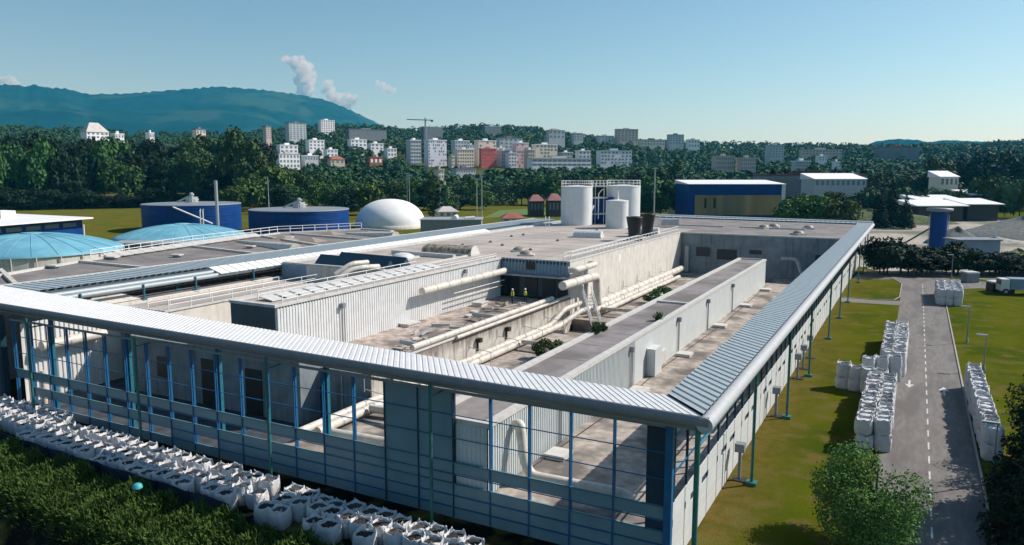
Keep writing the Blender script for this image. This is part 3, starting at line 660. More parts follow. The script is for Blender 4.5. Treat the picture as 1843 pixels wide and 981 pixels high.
# yard floor in front of the middle block and the corrugated side wall at far left
floor(-66., -36.7, 35.4, 44.8, .05, 'yard_dark', z0=.015)
lw = thing('corrugated_side_wall', 'sunlit corrugated wall with a fat pipe behind the leftmost bays', 'wall')
mb = MB(); corr_wall(mb, 'x', -66.3, 35.6, 43.2, .05, 7.0, .42, .09); mb.build('wall', 'corrugated', lw)
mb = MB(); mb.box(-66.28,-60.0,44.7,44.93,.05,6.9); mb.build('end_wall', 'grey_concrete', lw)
# roofs left of the inner canopy
rl = thing('left_wing', 'dark felt roofed wing stretching out to the blue domes', 'building')
pl = [(-75.3,35.5),(-75.3,99),(-84,111),(-92,112),(-99,98),(-96,77.7),(-90.4,56.7),(-85.7,44.5),(-82,35.5)]
mb = MB(); mb.prism(pl[::1], .05, 8.55); mb.build('wall', 'cream_wall', rl)
mb = MB(); mb.prism([(x*.998+(.1 if x<-80 else -.3),y) for x,y in pl], 8.56, 8.62); mb.build('roof', 'roof_felt', rl)
ed = [(-82,35.5),(-85.7,44.5),(-90.4,56.7),(-96,77.7),(-99,98),(-92,112),(-84,111),(-76,99.5)]
mb = MB()
for a, b in zip(ed, ed[1:]): mb.beam((*a,8.7),(*b,8.7),.5,.35)
mb.build('parapet', 'parapet', rl)
for a, b in (((-90.,56.),(-75.6,55.8)),((-93,75),(-75.6,72.)),((-90.5,47.1),(-76,41)),((-97,92),(-75.5,84)),((-96,98),(-75.5,95))):
    mb = MB(); mb.beam((*a,8.75),(*b,8.75),.45,.3); mb.build('roof_kerb', 'pipe', rl)
for a, b in (((-94,84.),(-75.8,78.)),((-88,103.),(-75.8,101.))):
    mb = MB(); mb.tube([(*a,8.7),(*b,8.7)], [.2,1.0], 12); mb.build('roof_hump', 'pipe', rl)
for k in range(16):
    t_ = k/16; p = Vector((-91.2,60.,8.9)).lerp(Vector((-98.2,92.,8.9)), t_)
    mb = MB(); v = [p+Vector(q) for q in ((-.5,0,.35),(1.1,-.1,0),(1.3,1.5,0),(-.3,1.6,.35))]
    mb.add(v+[q-Vector((0,0,.07)) for q in v], [(0,1,2,3),(7,6,5,4),(0,4,5,1),(1,5,6,2),(2,6,7,3),(3,7,4,0)]); mb.build('cover_flap', 'parapet', rl)
railing('white railing on the left wing roof beside the blue domes', [(-90.9,58,8.9),(-96.4,77.7,8.9),(-99.2,97.8,8.9),(-92,112.,8.9)], 1.0, 2.2, r=.05)
for i, (px, py) in enumerate(((97,483),(203,462+5),(318,463),(520,430),(450,447))):
    t = thing('roof_vent', 'small pale flat vent cap on the dark left wing roof', 'vent', PZ(px,py,8.62), .3, 'vent caps on the left wing')
    mb = MB(); mb.box(-.7,.7,-.5,.5,.25,.4); mb.build('cap', 'parapet', t); mb = MB(); mb.box(-.4,.4,-.3,.3,0,.25); mb.build('curb', 'steel_grey', t)
for i, (x, y) in enumerate(((-84,90),(-90,90),(-84,104.),(-90,101.))):
    t = thing('roof_dome', 'brownish low pyramid skylight on the left wing roof', 'rooflight', (x,y,8.6), .1, 'pyramid skylights on the left wing')
    mb = MB(); mb.add([(-2,-1.6,0),(2,-1.6,0),(2,1.6,0),(-2,1.6,0),(0,0,.7)], [(0,1,4),(1,2,4),(2,3,4),(3,0,4)]); mb.build('cap', 'dome_brown', t)
# ---- pipes
def pipe(label, pts, r, m='pipe', group=None, rad=.7, cat='pipe', bands=True):
    pts = [Vector(p) for p in pts]; o = pts[0]; t = thing('insulated_pipe', label, cat, o, group=group)
    bp = bend([p-o for p in pts], rad); mb = MB(); mb.tube(bp, r, 14); mb.build('jacket', m, t)
    for a, b in zip(pts, pts[1:]):
        n = int((b-a).length/2.4); d = (b-a).normalized()
        for k in range(1, n): p = a-o+d*k*2.4; mb = MB(); mb.tube([p-d*.06, p+d*.06], r*1.05, 12); mb.build('joint_band', 'galv', t)
    return t
pipe('white pipe pair member on top of the streaked retaining wall', [(-36.6,50.7,5.1),(-36.6,78.5,5.05)], .27, group='pipes along the retaining wall top')
pipe('thinner white pipe hung just below the wall top pipe', [(-36.15,57,4.75),(-36.15,79,4.75)], .17)
pipe('inner white pipe of the trough pair ending at stepped elbows', [(-35.9,36.5,2.3),(-35.9,76.5,2.3),(-35.5,79.5,3.7),(-35.2,84,3.8)], .30)
pipe('outer white pipe of the trough pair ending at stepped elbows', [(-35.1,37.5,2.2),(-35.1,77.5,2.2),(-34.2,81,3.3),(-33.7,84,3.4)], .32)
pipe('white pipe running low beside the cream wall, nearer the shed', [(-33.8,88,2.3),(-33.8,122,2.3)], .30, group='low pipes by the cream wall')
pipe('white pipe running low beside the cream wall, second in the row', [(-34.5,86,2.5),(-34.5,120,2.5)], .33)
pipe('fat white pipe rising from the trough and running overhead to an open end', [(-35.0,128,2.95),(-35.0,88.7,2.9),(-35.0,88.2,6.6),(-35.0,77.8,6.75)], .52, rad=.9)
pipe('short white elbow duct high on the corner of the cream wall', [(-36.3,82.2,8.0),(-35.4,82.6,8.0),(-35.4,88.8,8.0),(-36.3,89.2,8.0)], .38)
pipe('vertical grey pipe under the short elbow duct', [(-35.5,86.,7.6),(-35.5,86.,2.0)], .28, 'pipe_grey')
pipe('white wall pipe sticking out of the corrugated block', [(-44.8,64.,7.35),(-44.8,82.,7.35)], .42)
pipe('thin rail pipe below the wall pipe on the corrugated block', [(-44.9,70.3,6.2),(-44.9,82.,6.2)], .06)
pipe('lowest thin rail pipe on the corrugated block', [(-44.9,70.3,5.6),(-44.9,81.5,5.6)], .06)
pipe('white pipe standing against the shed and running along the terrace', [(-20.15,38.0,5.0),(-19.7,37.9,5.15),(-19.25,37.6,3.),(-18.8,37.65,2.2),(-13.4,37.9,2.2),(-12.6,38,1.9)], .30, rad=.5)
pipe('white pipe behind the blue frames turning down in a loop', [(-35.2,43.,2.2),(-31.6,43.6,2.4),(-30.2,42.4,2.3),(-29.9,40.6,1.9)], .32, rad=1.)
pipe('horizontal duct along the terrace behind the blue frames', [(-34.8,38.2,1.95),(-26.,38.8,1.95)], .36)
pipe('lower flat duct beside the horizontal duct', [(-33.,37.0,1.9),(-26.,37.5,1.9)], .25)
pipe('fat cream pipe on the corrugated wall behind the leftmost bays', [(-65.5,36.8,4.9),(-65.5,42.6,4.9)], .45)
pipe('white vertical pipe in the open doorway bay', [(-64.6,36.2,.1),(-64.6,36.2,3.0)], .22)
pipe('white pipe stub rising behind the corrugated block', [(-52.4,66.5,9.2),(-52.4,64.2,9.4),(-53.3,62.6,9.2),(-54,61,8)], .3)
pipe('second white pipe stub rising behind the corrugated block', [(-54.3,67,9.5),(-54.6,64.6,9.6),(-55.6,63.,8.5)], .3)
pipe('grey curved pipe on the shaded far wall', [(-19.,129.5,5.4),(-16.5,129.5,5.4),(-15.6,128.5,3.),(-13.8,128,2.4)], .28, 'pipe_grey')
pipe('white pipes behind the dark end of the corrugated block', [(-58.8,47.,5.2),(-55.5,46.8,5.4),(-53.6,46.5,5.2),(-51.3,46.4,5.2)], .28)
for y, xa in ((42.6,-33.4),(67.,-31.),(88.,-31.)):
    pipe('short cross pipe with white elbow over the trough edge', [(-34.6,y,2.5),(xa+2.,y-.4,2.7),(xa+4.0,y-1.0,2.5),(xa+4.6,y-1.2,1.9)], .22, group='cross pipes over the trough', rad=.6)
for k, y in enumerate((44,49,54,59.5,65,70.5,76,90,96,102,108,114,120)):
    t = thing('pipe_bracket', 'thin steel bracket frame holding the trough pipes', 'bracket', (-36.3,y,1.7), group='brackets over the trough pipes')
    mb = MB(); mb.beam((0,0,1.6),(2.3,0,1.4),.05); mb.beam((2.3,0,0),(2.3,0,1.4),.05); mb.beam((0,0,1.4),(0,0,2.4),.05); mb.build('frame', 'pipe_grey', t)
t = thing('crossover_stair', 'small steel crossover stair above the trough elbows', 'stairs', (-33.6,80.5,1.7), R(0))
mb = MB(); mb.beam((-1.9,4.5,3.0),(1.3,-.4,.2),.1,.16); mb.beam((-1.0,5.1,3.0),(2.2,.2,.2),.1,.16)
for k in range(10): q = Vector((-1.45,4.8,2.9)).lerp(Vector((1.75,-.1,.3)), k/9); mb.beam(q+Vector((-.42,-.27,0)), q+Vector((.42,.27,0)), .25, .04)
mb.build('stair_flight', 'galv', t)
mb = MB()
for o in (Vector((-1.9,4.5,3.0)), Vector((-1.0,5.1,3.0))):
    e = o+Vector((3.2,-4.9,-2.8))
    for k in range(6): q = o.lerp(e, k/5); mb.beam(q, q+Vector((0,0,1.)), .05)
    for hh in (.5,1.): mb.beam(o+Vector((0,0,hh)), e+Vector((0,0,hh)), .05)
mb.build('handrail', 'rail_white', t)
# debris, slabs on the middle terrace
for i, (x, y, w, l, zz) in enumerate(((-45.2,62.3,1.3,2.0,.35),(-44.6,75.5,1.4,1.8,.5),(-43.,71.5,.8,.8,.2),(-42.2,69.,.6,1.,.25))):
    t = thing('concrete_slab', 'pale raised slab lying on the cluttered middle terrace', 'slab', (x,y,4.0), rnd.uniform(-.1,.1), 'slabs on the middle terrace')
    mb = MB(); mb.box(-w/2,w/2,-l/2,l/2,zz-.12,zz); mb.box(-w/2+.1,w/2-.1,-l/2+.1,l/2-.1,0,zz-.12); mb.build('slab', 'parapet', t)
for k in range(34):
    x, y = rnd.uniform(-42.8,-38), rnd.uniform(52,80); m = rnd.choice(['pipe','pipe_grey','parapet','dome_brown']); mb = MB(); a = rnd.uniform(-.5,.5)+ (1.57 if rnd.random()<.5 else 0); l = rnd.uniform(.6,2.2)
    mb.beam((-math.cos(a)*l/2,-math.sin(a)*l/2,.1+rnd.random()*.3),(math.cos(a)*l/2,math.sin(a)*l/2,.1+rnd.random()*.3), rnd.uniform(.08,.3), rnd.uniform(.05,.3))
    tag(mb.build('scrap_bar', m, loc=(x,y,4.0)), 'loose bar or pipe offcut lying on the middle terrace', 'scrap', 'scrap on the middle terrace')
for k, (x, y) in enumerate(((-38.4,52.8),(-39.4,67.))):
    pipe('grubby grey pipe run with a valve wheel on the middle terrace', [(x-1.6,y+1.,4.6),(x+.0,y+.4,4.7),(x+1.6,y-.2,4.8)], .22, 'pipe_grey', group='valve pipes on the middle terrace')
for y in (47.5,66.8,61.):
    t = thing('wall_light', 'small dark flood lamp fixed on the retaining wall', 'lamp', (-36.35,y,3.6), group='flood lamps on the retaining wall')
    mb = MB(); mb.box(0,.45,-.25,.25,-.1,.3); mb.build('lamp_head', 'black_metal', t)
    mb = MB(); mb.beam((0.05,0,-1.),(.05,0,0),.14); mb.build('bracket', 'black_metal', t)
# ---- blue domes, tanks, white dome, huts
def blue_dome(label, px, pyrim, half, pytop, zr):
    c0 = PZ(px, pyrim, zr); D = math.hypot(c0.x, c0.y); dep = -c0.x*math.sin(A)+c0.y*math.cos(A); r = half*dep/F
    n = Vector((c0.x, c0.y, 0)).normalized(); c = Vector((c0.x, c0.y, 0)); zt = PD(px, pytop, D).z; h = zt-zr
    t = thing('domed_tank', label, 'tank', c); Rs = (r*r+h*h)/(2*h); prof = []
    a0 = math.asin(r/Rs)
    for k in range(13): a = a0*(1-k/12); prof.append((max(.01, Rs*math.sin(a)), zt-Rs+Rs*math.cos(a)))
    mb = MB(); mb.lathe((0,0,0), [(r+.1,zr-.35)]+prof, 56); mb.build('dome', 'dome_blue', t)
    mb = MB(); mb.lathe((0,0,0), [(1.7,zt-.2),(1.7,zt+.12),(1.5,zt+.15),(.01,zt+.2)], 20); mb.build('hatch', 'dome_blue', t)
    mb = MB(); mb.lathe((0,0,0), [(r-.15,0),(r-.15,zr-.3)], 56); mb.build('wall', 'cream_wall', t)
    for k in range(24):
        a = 2*math.pi*k/24; mb = MB(); mb.tube([(q_*math.cos(a), q_*math.sin(a), z_+.02) for q_, z_ in prof[:-1]], .05, 5, False); mb.build('seam', 'dome_blue', t)
    for k in range(26):
        a = 2*math.pi*k/26; mb = MB(); mb.tube([((r+.05)*math.cos(a),(r+.05)*math.sin(a),0),((r+.05)*math.cos(a),(r+.05)*math.sin(a),zr-.3)], .12, 6); mb.build('rib', 'parapet', t)
    return t
blue_dome('large pale blue domed tank with concrete ring wall, partly cut by the picture edge', 58, 447, 147, 420, 6.0)
blue_dome('smaller pale blue domed tank beside the dark blue tank', 328, 425, 113, 403, 4.2)
def place(px, py, half, z=0):
    c = PZ(px, py, z); dep = -c.x*math.sin(A)+c.y*math.cos(A); return c, half*dep/F, math.hypot(c.x, c.y)
def blue_tank(label, px, py, half, pytop):
    c, r, D = place(px, py, half); h = PD(px, pytop, D).z
    t = thing('storage_tank', label, 'tank', c)
    mb = MB(); mb.lathe((0,0,0), [(r,0),(r,h)], 48); mb.build('shell', 'tank_blue', t)
    for zz in (h*.3,h*.6,h*.88): mb = MB(); mb.lathe((0,0,0), [(r+.03,zz-.08),(r+.09,zz-.06),(r+.09,zz+.06),(r+.03,zz+.08)], 48); mb.build('stiffener_ring', 'tank_blue', t)
    mb = MB(); mb.lathe((0,0,0), [(r+.12,h-.2),(r+.12,h+.05),(r-.1,h+.05),(.01,h+.5)], 48); mb.build('roof', 'steel_grey', t)
    mb = MB(); mb.box(-1.6,1.6,-1.2,1.2,h+.3,h+2.2); mb.beam((-6,-1,h+.4),(1,0,h+3.),.5); mb.beam((0,0,h+2),(0,0,h+3.6),.8,.8); mb.build('roof_plant', 'galv', t)
    mb = MB(); mb.lathe((2.5,-1,h+.3), [(1.4,1.2),(1.4,1.3),(1.2,1.3),(1.2,1.2)], 12)
    for k in range(6): mb.beam((2.5+1.3*math.cos(k),-1+1.3*math.sin(k),h+.2),(2.5+1.3*math.cos(k),-1+1.3*math.sin(k),h+1.5),.07)
    mb.build('roof_rail', 'rail_white', t)
    return t, r, h
bt, r_, h_ = blue_tank('dark blue round tank with diagonal outside stair', 348, 412, 83, 366)
mb = MB(); mb.beam((r_*.55,-r_*.9,h_*.95),(r_*1.25,-r_*.55,h_*.35),.9,.3); mb.build('stair_flight', 'rail_white', bt)
blue_tank('dark blue round tank nearer the white gas dome', 540, 415, 87, 376)
c, r, D = place(703, 409, 62)
t = thing('gas_holder', 'big white inflated gas dome behind the roofs', 'dome', c); zt = PD(703, 358, D).z
mb = MB(); mb.lathe((0,0,0), [(r*math.cos(a)**.9 if a<1.57 else .01, 1.2+(zt-1.2)*math.sin(a)) for a in [k*math.pi/2/14 for k in range(15)]], 48); mb.build('membrane', 'dome_white', t)
mb = MB(); mb.lathe((0,0,0), [(r+.3,0),(r+.3,1.2),(r-.2,1.3)], 48); mb.build('ring_base', 'cream_wall', t)
c = PZ(393, 415, 0); D = math.hypot(c.x, c.y)*.82; c = Vector((*(PD(393,420,D).xy),0)); 
t = thing('chimney', 'tall slim grey steel chimney between the blue tanks', 'chimney', c); z = PD(389,325,D).z
mb = MB(); mb.tube([(0,0,0),(0,0,z)], .42, 14); mb.build('flue', 'galv', t); mb = MB(); mb.lathe((0,0,0), [(.9,0),(.9,.4),(.4,.45)], 14); mb.build('base', 'steel_grey', t)
for px in (362,367):
    c2_ = PD(px,418,D); t = thing('vent_pipe', 'thin white vent pipe beside the steel chimney', 'pipe', (c2_.x,c2_.y,0), group='thin vent pipes by the chimney')
    z = PD(px,376,D).z; mb = MB(); mb.tube([(0,0,0),(0,0,z-.4),(.0,.3,z)], .17, 8); mb.build('pipe', 'rail_white', t)
def box_building(label, name, px0, px1, pybase, pytop, depth, wall, roof, z=0, rot=0., cat='building', over=.3, pitch=0.):
    """a real box whose near face spans the surveyed corners"""
    a = PZ(px0, pybase, z) if pybase > 304.5 else None; b = PZ(px1, pybase, z)
    D = math.hypot(((a+b)/2).x, ((a+b)/2).y); h = PD((px0+px1)/2, pytop, D).z-z
    w = (b-a).length; ang = math.atan2(b.y-a.y, b.x-a.x)
    t = thing(name, label, cat, (a+b)/2, ang)
    mb = MB(); mb.box(-w/2, w/2, 0, depth, 0, h-.25); mb.build('wall', wall, t)
    mb = MB(); o = over
    mb.add([(-w/2-o,-o,h-.25),(w/2+o,-o,h-.25),(w/2+o,depth+o,h-.25),(-w/2-o,depth+o,h-.25),(-w/2-o,-o,h),(w/2+o,-o,h),(w/2+o,depth+o,h+pitch),(-w/2-o,depth+o,h+pitch)], [(3,2,1,0),(4,5,6,7),(0,1,5,4),(1,2,6,5),(2,3,7,6),(3,0,4,7)]); mb.build('roof', roof, t)
    return t, w, h
t = thing('blue_shed', 'blue shed under an overhanging white roof beyond the near blue dome', 'building', (0,0,0))
q = [PZ(-150,417,6), PZ(168,392,6), PZ(0,384,6), PZ(-230,392,6)]; cq = (q[0]+q[1]+q[2]+q[3])/4
mb = MB(); mb.prism([(p.x,p.y) for p in q], 5.75, 6.15); mb.build('roof', 'dome_white', t)
q2 = [cq.lerp(p,.9) for p in q]; mb = MB(); mb.prism([(p.x,p.y) for p in q2], 0, 5.74); mb.build('wall', 'tank_blue', t)
for k in range(6):
    a = q2[0].lerp(q2[1], .2+k*.13); b = q2[0].lerp(q2[1], .2+k*.13+.1); nn = (q2[1]-q2[0]).cross(Vector((0,0,1))).normalized()*.06
    mb = MB(); mb.beam(Vector((a.x,a.y,4.3))+nn, Vector((b.x,b.y,4.3))+nn, .08, 1.1); mb.build('window', 'window_blue', t)
mb = MB(); e = PZ(5,392,6.15); mb.box(e.x-3,e.x+3,e.y-2,e.y+2,6.15,8.2); mb.build('roof_unit', 'dome_white', t)
mb = MB(); e = PZ(152,430,3); mb.tube([(e.x,e.y,0),(e.x,e.y,6.5)], .2, 8); mb.build('downpipe', 'rail_white', t)
t, w, h = box_building('low dark glazed shed in front of the smaller blue dome', 'glazed_shed', 200, 345, 490, 437, 5, 'frame_dark', 'galv', over=.3)
t, w, h = box_building('grey metal box building right of the white gas dome', 'box_building', 757, 866, 425, 395, 12, 'steel_grey', 'galv')
mb = MB(); mb.tube([(1,2,h+.2),(1,9,h+.2)], .8, 10); mb.tube([(4,2,h+.1),(7,3,h+.3)], .6, 10); mb.build('roof_ducts', 'white_metal', t)
mat('hall_yellow', (.30,.23,.10), .6, .25, .25, col2=(.16,.16,.09), c2scale=.12, stretch=(1,1,.1))
t, w, h = box_building('large hall with blue bands, ochre doors and white roof', 'open_hall', 1238, 1410, 398, 331, 24, 'tank_blue', 'dome_white', pitch=1.2)
mb = MB(); mb.box(-w/2+2.4,w/2-1.4,-.35,-.02,h*.16,h*.70); mb.build('ochre_front', 'hall_yellow', t)
mb = MB(); mb.box(w/2-1.3,w/2+.05,-.5,-.02,0,h-.3); mb.build('corner_post', 'facade_white', t)
for x in (-w/2+6.0,-w/2+9.5): mb = MB(); mb.box(x,x+.9,-.42,-.36,h*.35,h*.62); mb.build('opening', 'black_metal', t)
# ---- right hand yard
gy = [PZ(*p, .02) for p in ((1530,475),(1600,492),(1720,500),(1900,510),(1990,420),(1843,395),(1700,388),(1560,398))]
mat('gravel', (.36,.32,.27), .95, .3, .5, col2=(.12,.13,.085), c2scale=.035, bump=.5)
mb = MB(); mb.add([(p.x,p.y,.02) for p in gy], [tuple(range(len(gy)))]); struct(mb, 'gravel_yard', 'gravel')
def heap(label, px, py, w, d, h, m, seed, cat='heap', name='gravel_heap'):
    c = PZ(px, py, 0); r2 = random.Random(seed); n = 28; k = 9; V = []; Fc = []
    ph = [r2.uniform(0, 6.3) for _ in range(4)]
    for i in range(k+1):
        for j in range(n):
            a = 2*math.pi*j/n; rr = (1-i/k)*(1+.12*math.sin(2*a+ph[0])+.08*math.sin(5*a+ph[1]))
            V.append((w/2*rr*math.cos(a), d/2*rr*math.sin(a), h*(i/k)**.85*(1+.12*math.sin(3*a+ph[2]))+(0 if i else -.3)+r2.uniform(-.03,.03)*h))
    for i in range(k):
        for j in range(n): Fc.append((i*n+j,i*n+(j+1)%n,(i+1)*n+(j+1)%n,(i+1)*n+j))
    mb = MB(); mb.add(V, Fc, True); o = mb.build(name, m, loc=c); o.rotation_euler.z = A; tag(o, label, cat)
mat('heap_grey', (.14,.15,.14), .95, .3, .9, bump=.8); mat('heap_pale', (.42,.38,.32), .95, .2, .9, bump=.6); mat('heap_green', (.09,.11,.04), .95, .4, .8, bump=.8)
heap('grey gravel heap behind the blue mixing box', 1722, 438, 16, 12, 4.2, 'heap_grey', 1)
heap('large grey green spoil heap at the picture edge', 1850, 425, 46, 30, 6, 'heap_grey', 2)
heap('weedy brown bank across the yard', 1600, 403, 46, 14, 4.5, 'heap_green', 3, 'bank', 'earth_bank')
heap('long weedy bank behind the storage canopies', 1560, 396, 60, 12, 4, 'heap_green', 4, 'bank', 'earth_bank')
heap('pale rubble ridge between the grey heaps', 1790, 440, 26, 5, 2., 'heap_pale', 5, 'bank', 'rubble_ridge')
heap('weedy hump right of the blue mixing box', 1830, 470, 16, 8, 2.6, 'heap_green', 6)
heap('pale sand heap at the foot of the blue silo tower', 1625, 465, 8, 5, 1.5, 'heap_pale', 7)
c = PZ(1686, 452, 0); D = math.hypot(c.x, c.y); t = thing('silo_tower', 'tall dark blue cement silo tower in the gravel yard', 'silo', c); z = PD(1686,374,D).z
mb = MB(); mb.lathe((0,0,0), [(1.75,.0),(1.9,1.2),(1.9,z-.8)], 24); mb.build('shell', 'tank_blue', t)
mb = MB(); mb.lathe((0,0,0), [(1.9,z-.9),(2.9,z-.7),(2.9,z-.1),(.01,z)], 16); mb.build('top', 'steel_grey', t)
mb = MB(); mb.beam((-1.9,-.3,z*.52),(-9.5,-3.5,.2),.35,.3); mb.build('conveyor', 'black_metal', t)
mb = MB()
for s in (-1.6,1.6): mb.beam((s*1.3,-1.,0),(s*1.3,-1.,z*.85),.14)
mb.build('legs_frame', 'galv', t)
t, w, h = box_building('blue grey metal box beside the silo tower', 'mixing_box', 1722, 1797, 458+22, 431, 5, 'blue_cladding', 'steel_grey')
for i, (a, b, yb, yt) in enumerate(((1652,1732,391,366),(1655,1728,384,356),(1740,1795,390,363),(1748,1790,381,346))):
    t, w, h = box_building(('low white canopy roof over dark bays, %s') % ('nearest the silo tower','just behind the first one','right hand lower one','right hand rearmost one')[i], 'storage_canopy', a, b, yb+8, yt+4, 13, 'black_metal', 'dome_white', over=1.5, pitch=1.7, cat='shelter')
def lamp(label, px, py, h, group=None):
    t = thing('street_lamp', label, 'street lamp', PZ(px,py,0), 0, group)
    mb = MB(); mb.tube([(0,0,0),(0,0,h)], [.07,.05], 8); mb.build('pole', 'steel_grey', t)
    mb = MB(); mb.box(-.85,.1,-.13,.13,h-.02,h+.12); mb.build('lamp_head', 'galv', t); mb = MB(); mb.lathe((0,0,0), [(.16,0),(.14,.5),(.08,.55)], 10); mb.build('base', 'steel_grey', t)
lamp('tall lamp on the lawn with its head leaning to the road, farther one', 1740,617,4.2); lamp('lamp post on the lawn beside the right bag stack', 1770,668,3.6); lamp('lamp post by the hedge at the road bend', 1712,502,4.4); lamp('lamp post at the road edge by the near end of the right bags', 1786,872,4.0)
t, w, h = box_building('grey plywood box cabinet near the dark hedge', 'storage_cabinet', 1740, 1762, 509, 490, 2., 'steel_grey', 'facade_white', over=.05)
t, w, h = box_building('black storage box on the lawn edge, upright one', 'storage_box', 1786, 1802, 526, 507, 1.8, 'black_metal', 'facade_white', over=.05)
t, w, h = box_building('black storage box on the lawn edge, wide low one', 'storage_box', 1808, 1826, 530, 514, 1.8, 'black_metal', 'facade_white', over=.05)
# lorry cab and red barrier at the right edge
t = thing('parked_lorry', 'pale blue grey lorry parked at the right picture edge', 'lorry', PZ(1845,530,0), .25)
mb = MB(); mb.box(-2.6,2.6,-1.2,1.2,.9,2.6); mb.build('body', 'blue_cladding', t)
mb = MB(); mb.box(-3.9,-2.7,-1.15,1.15,.6,2.5); mb.build('cab', 'facade_white', t); mb = MB(); mb.box(-3.95,-3.2,-1.0,1.0,1.6,2.3); mb.build('windscreen', 'glass_dark', t)
for x in (-3.2,.8,1.9):
    for y in (-1.1,1.1):
        mb = MB(); mb.tube([(x,y-.15,.5),(x,y+.15,.5)], .5, 14); wo = mb.build('wheel', 'black_metal', t); mb = MB(); mb.tube([(x,y-.18,.5),(x,y+.18,.5)], .22, 12); mb.build('rim', 'galv', wo)
mat('red_fence', (.35,.05,.035), .7, .2, 2.)
a, b = PZ(1805,487,0), PZ(1900,492,0); t = thing('mesh_fence', 'red orange barrier fence beyond the dark hedge', 'fence', a)
mb = MB(); mb.beam((0,0,1.0), b-a+Vector((0,0,1.0)), .08, 1.1); mb.build('netting', 'red_fence', t)
mb = MB()
for k in range(9): q = (b-a)*k/8; mb.beam(q, q+Vector((0,0,1.7)), .08)
mb.build('stakes', 'black_metal', t)
# ---- bulk bags
def bag_mesh(seed, r=.5, h=1.0):
    q = random.Random(seed); n = 24; V = []; rings = [(.0,.90),(.06,.98),(.3,1.05),(.6,1.06),(.85,1.02),(1.0,.97)]
    ph = [q.uniform(0,6.28) for _ in range(5)]
    def rad(a, k): 
        c, s = abs(math.cos(a)), abs(math.sin(a)); sq = 1/((c**4+s**4)**.25)
        return r*sq*k*(1+.03*math.sin(3*a+ph[0]+k*9)+.025*math.sin(7*a+ph[1])+q.uniform(-.012,.012))
    def crest(a): return .07*abs(math.sin(2*a))**4 + .035*math.sin(3*a+ph[2])+.03*math.sin(5*a+ph[4])+.025*math.sin(9*a+ph[3])
    for z, k in rings:
        for j in range(n): a = 2*math.pi*j/n; R_ = rad(a,k); V.append((R_*math.cos(a), R_*math.sin(a), h*z))
    for k, dz in ((.95,1.),(.88,.95),(.84,-.6)):
        for j in range(n):
            a = 2*math.pi*j/n; R_ = rad(a,k); V.append((R_*math.cos(a), R_*math.sin(a), h+crest(a)*dz if dz > 0 else h-.22))
    F_ = [(i*n+j,i*n+(j+1)%n,(i+1)*n+(j+1)%n,(i+1)*n+j) for i in range(8) for j in range(n)]
    mb = MB(); mb.add(V, F_, True)
    m2 = MB(); W = [(0,0,h-.02)]
    for kk in (.45,.87):
        for j in range(n): a = 2*math.pi*j/n; W.append((rad(a,kk)*math.cos(a), rad(a,kk)*math.sin(a), h-.06-.06*(kk>.5)+q.uniform(-.04,.04)))
    F2 = [(0,1+j,1+(j+1)%n) for j in range(n)]+[(1+j,1+n+j,1+n+(j+1)%n,1+(j+1)%n) for j in range(n)]
    m2.add(W, F2, True)
    m3 = mb
    for k in range(4):
        a = math.pi/4+k*math.pi/2; p = Vector((rad(a,.95)*math.cos(a), rad(a,.95)*math.sin(a), h*.85)); w = Vector((-math.sin(a), math.cos(a), 0))*.13
        pk = p*.93+Vector((0,0,.22+h*.15+q.uniform(-.08,.08)))+w*q.uniform(-1,1); pk.z = h+.12+q.uniform(-.06,.08)
        m3.tube([p-w, pk, p+w], .026, 5, False)
    return mb, m2, m3
def make_bag(seed, label, group, cont, filled=True):
    t = thing('bulk_bag', label, 'bulk bag', (0,0,-50), group=group)
    a, b, c = bag_mesh(seed); a.build('sack', 'sack', t); b.build('contents', cont, t); return t
protos = {}
def bags(spots, label, group, conts, s0=1.06):
    ps = [make_bag(rnd.randint(0,9999), label, group, cn) for cn in conts]; used = set()
    for x, y, z in spots:
        k = rnd.randrange(len(ps)); s = (s0*rnd.uniform(.93,1.05), s0*rnd.uniform(.93,1.05), s0*rnd.uniform(.92,1.08))
        rz = rnd.choice((0,1.57,3.14,4.71))+rnd.uniform(-.2,.2)
        if k not in used:
            used.add(k); o = ps[k]; o.location = (x,y,z); o.rotation_euler.z = rz; o.scale = s
        else: dup(ps[k], (x,y,z), rz, s=s)
    for k, p in enumerate(ps):
        if k not in used:
            for ch in list(p.children): bpy.data.objects.remove(ch)
            bpy.data.objects.remove(p)
cd, cg, cw = 'sack_contents', 'sack_contents_grey', 'sack'
row1, row2, row3 = [], [], []
x = -66.5
while x < -18.2:
    f = (x+66)/48; j = lambda s=.12: rnd.uniform(-s, s)
    if x < -56.5: row1.append((x+j(), 33.6+j(.2), 0)); row2.append((x+.5+j(), 32.3+j(.2), 0)); row3.append((x+.2+j(), 31.1+j(.2), 0))
    else:
        gap = -33.9 < x < -32.6
        if not gap: row1.append((x+j(), 32.2+1.1*math.sin(f*4)*.3-.7*f+j(.2), 0)); row2.append((x+.5+j(), 31.0-.7*f+j(.2), 0))
        if x > -49 and not gap and rnd.random() < .55: row3.append((x+.2+j(), 29.8-.6*f+j(.2), 0))
        elif x < -49: row3.append((x+.2+j(), 29.85+j(.2), 0))
    x += 1.16
lab = 'open white bulk bag of dark material, %s of the front line'
bags(row1, lab % 'row nearest the blue facade', 'front bags, row by the facade', [cd,cg,cd,cg])
bags(row2, lab % 'middle row', 'front bags, middle row', [cd,cg,cd])
bags(row3, lab % 'row nearest the hedge', 'front bags, row by the hedge', [cg,cd,cd])
Z2 = 1.12
def grid(x0, nx, y0, ny, dx=1.12, dy=1.12, tiers=2, jj=.08, slant=0.):
    out = []
    for i in range(nx):
        for k in range(ny):
            for q in range(tiers): out.append((x0+i*dx+rnd.uniform(-jj,jj)+slant*k, y0+k*dy+rnd.uniform(-jj,jj), q*Z2))
    return out
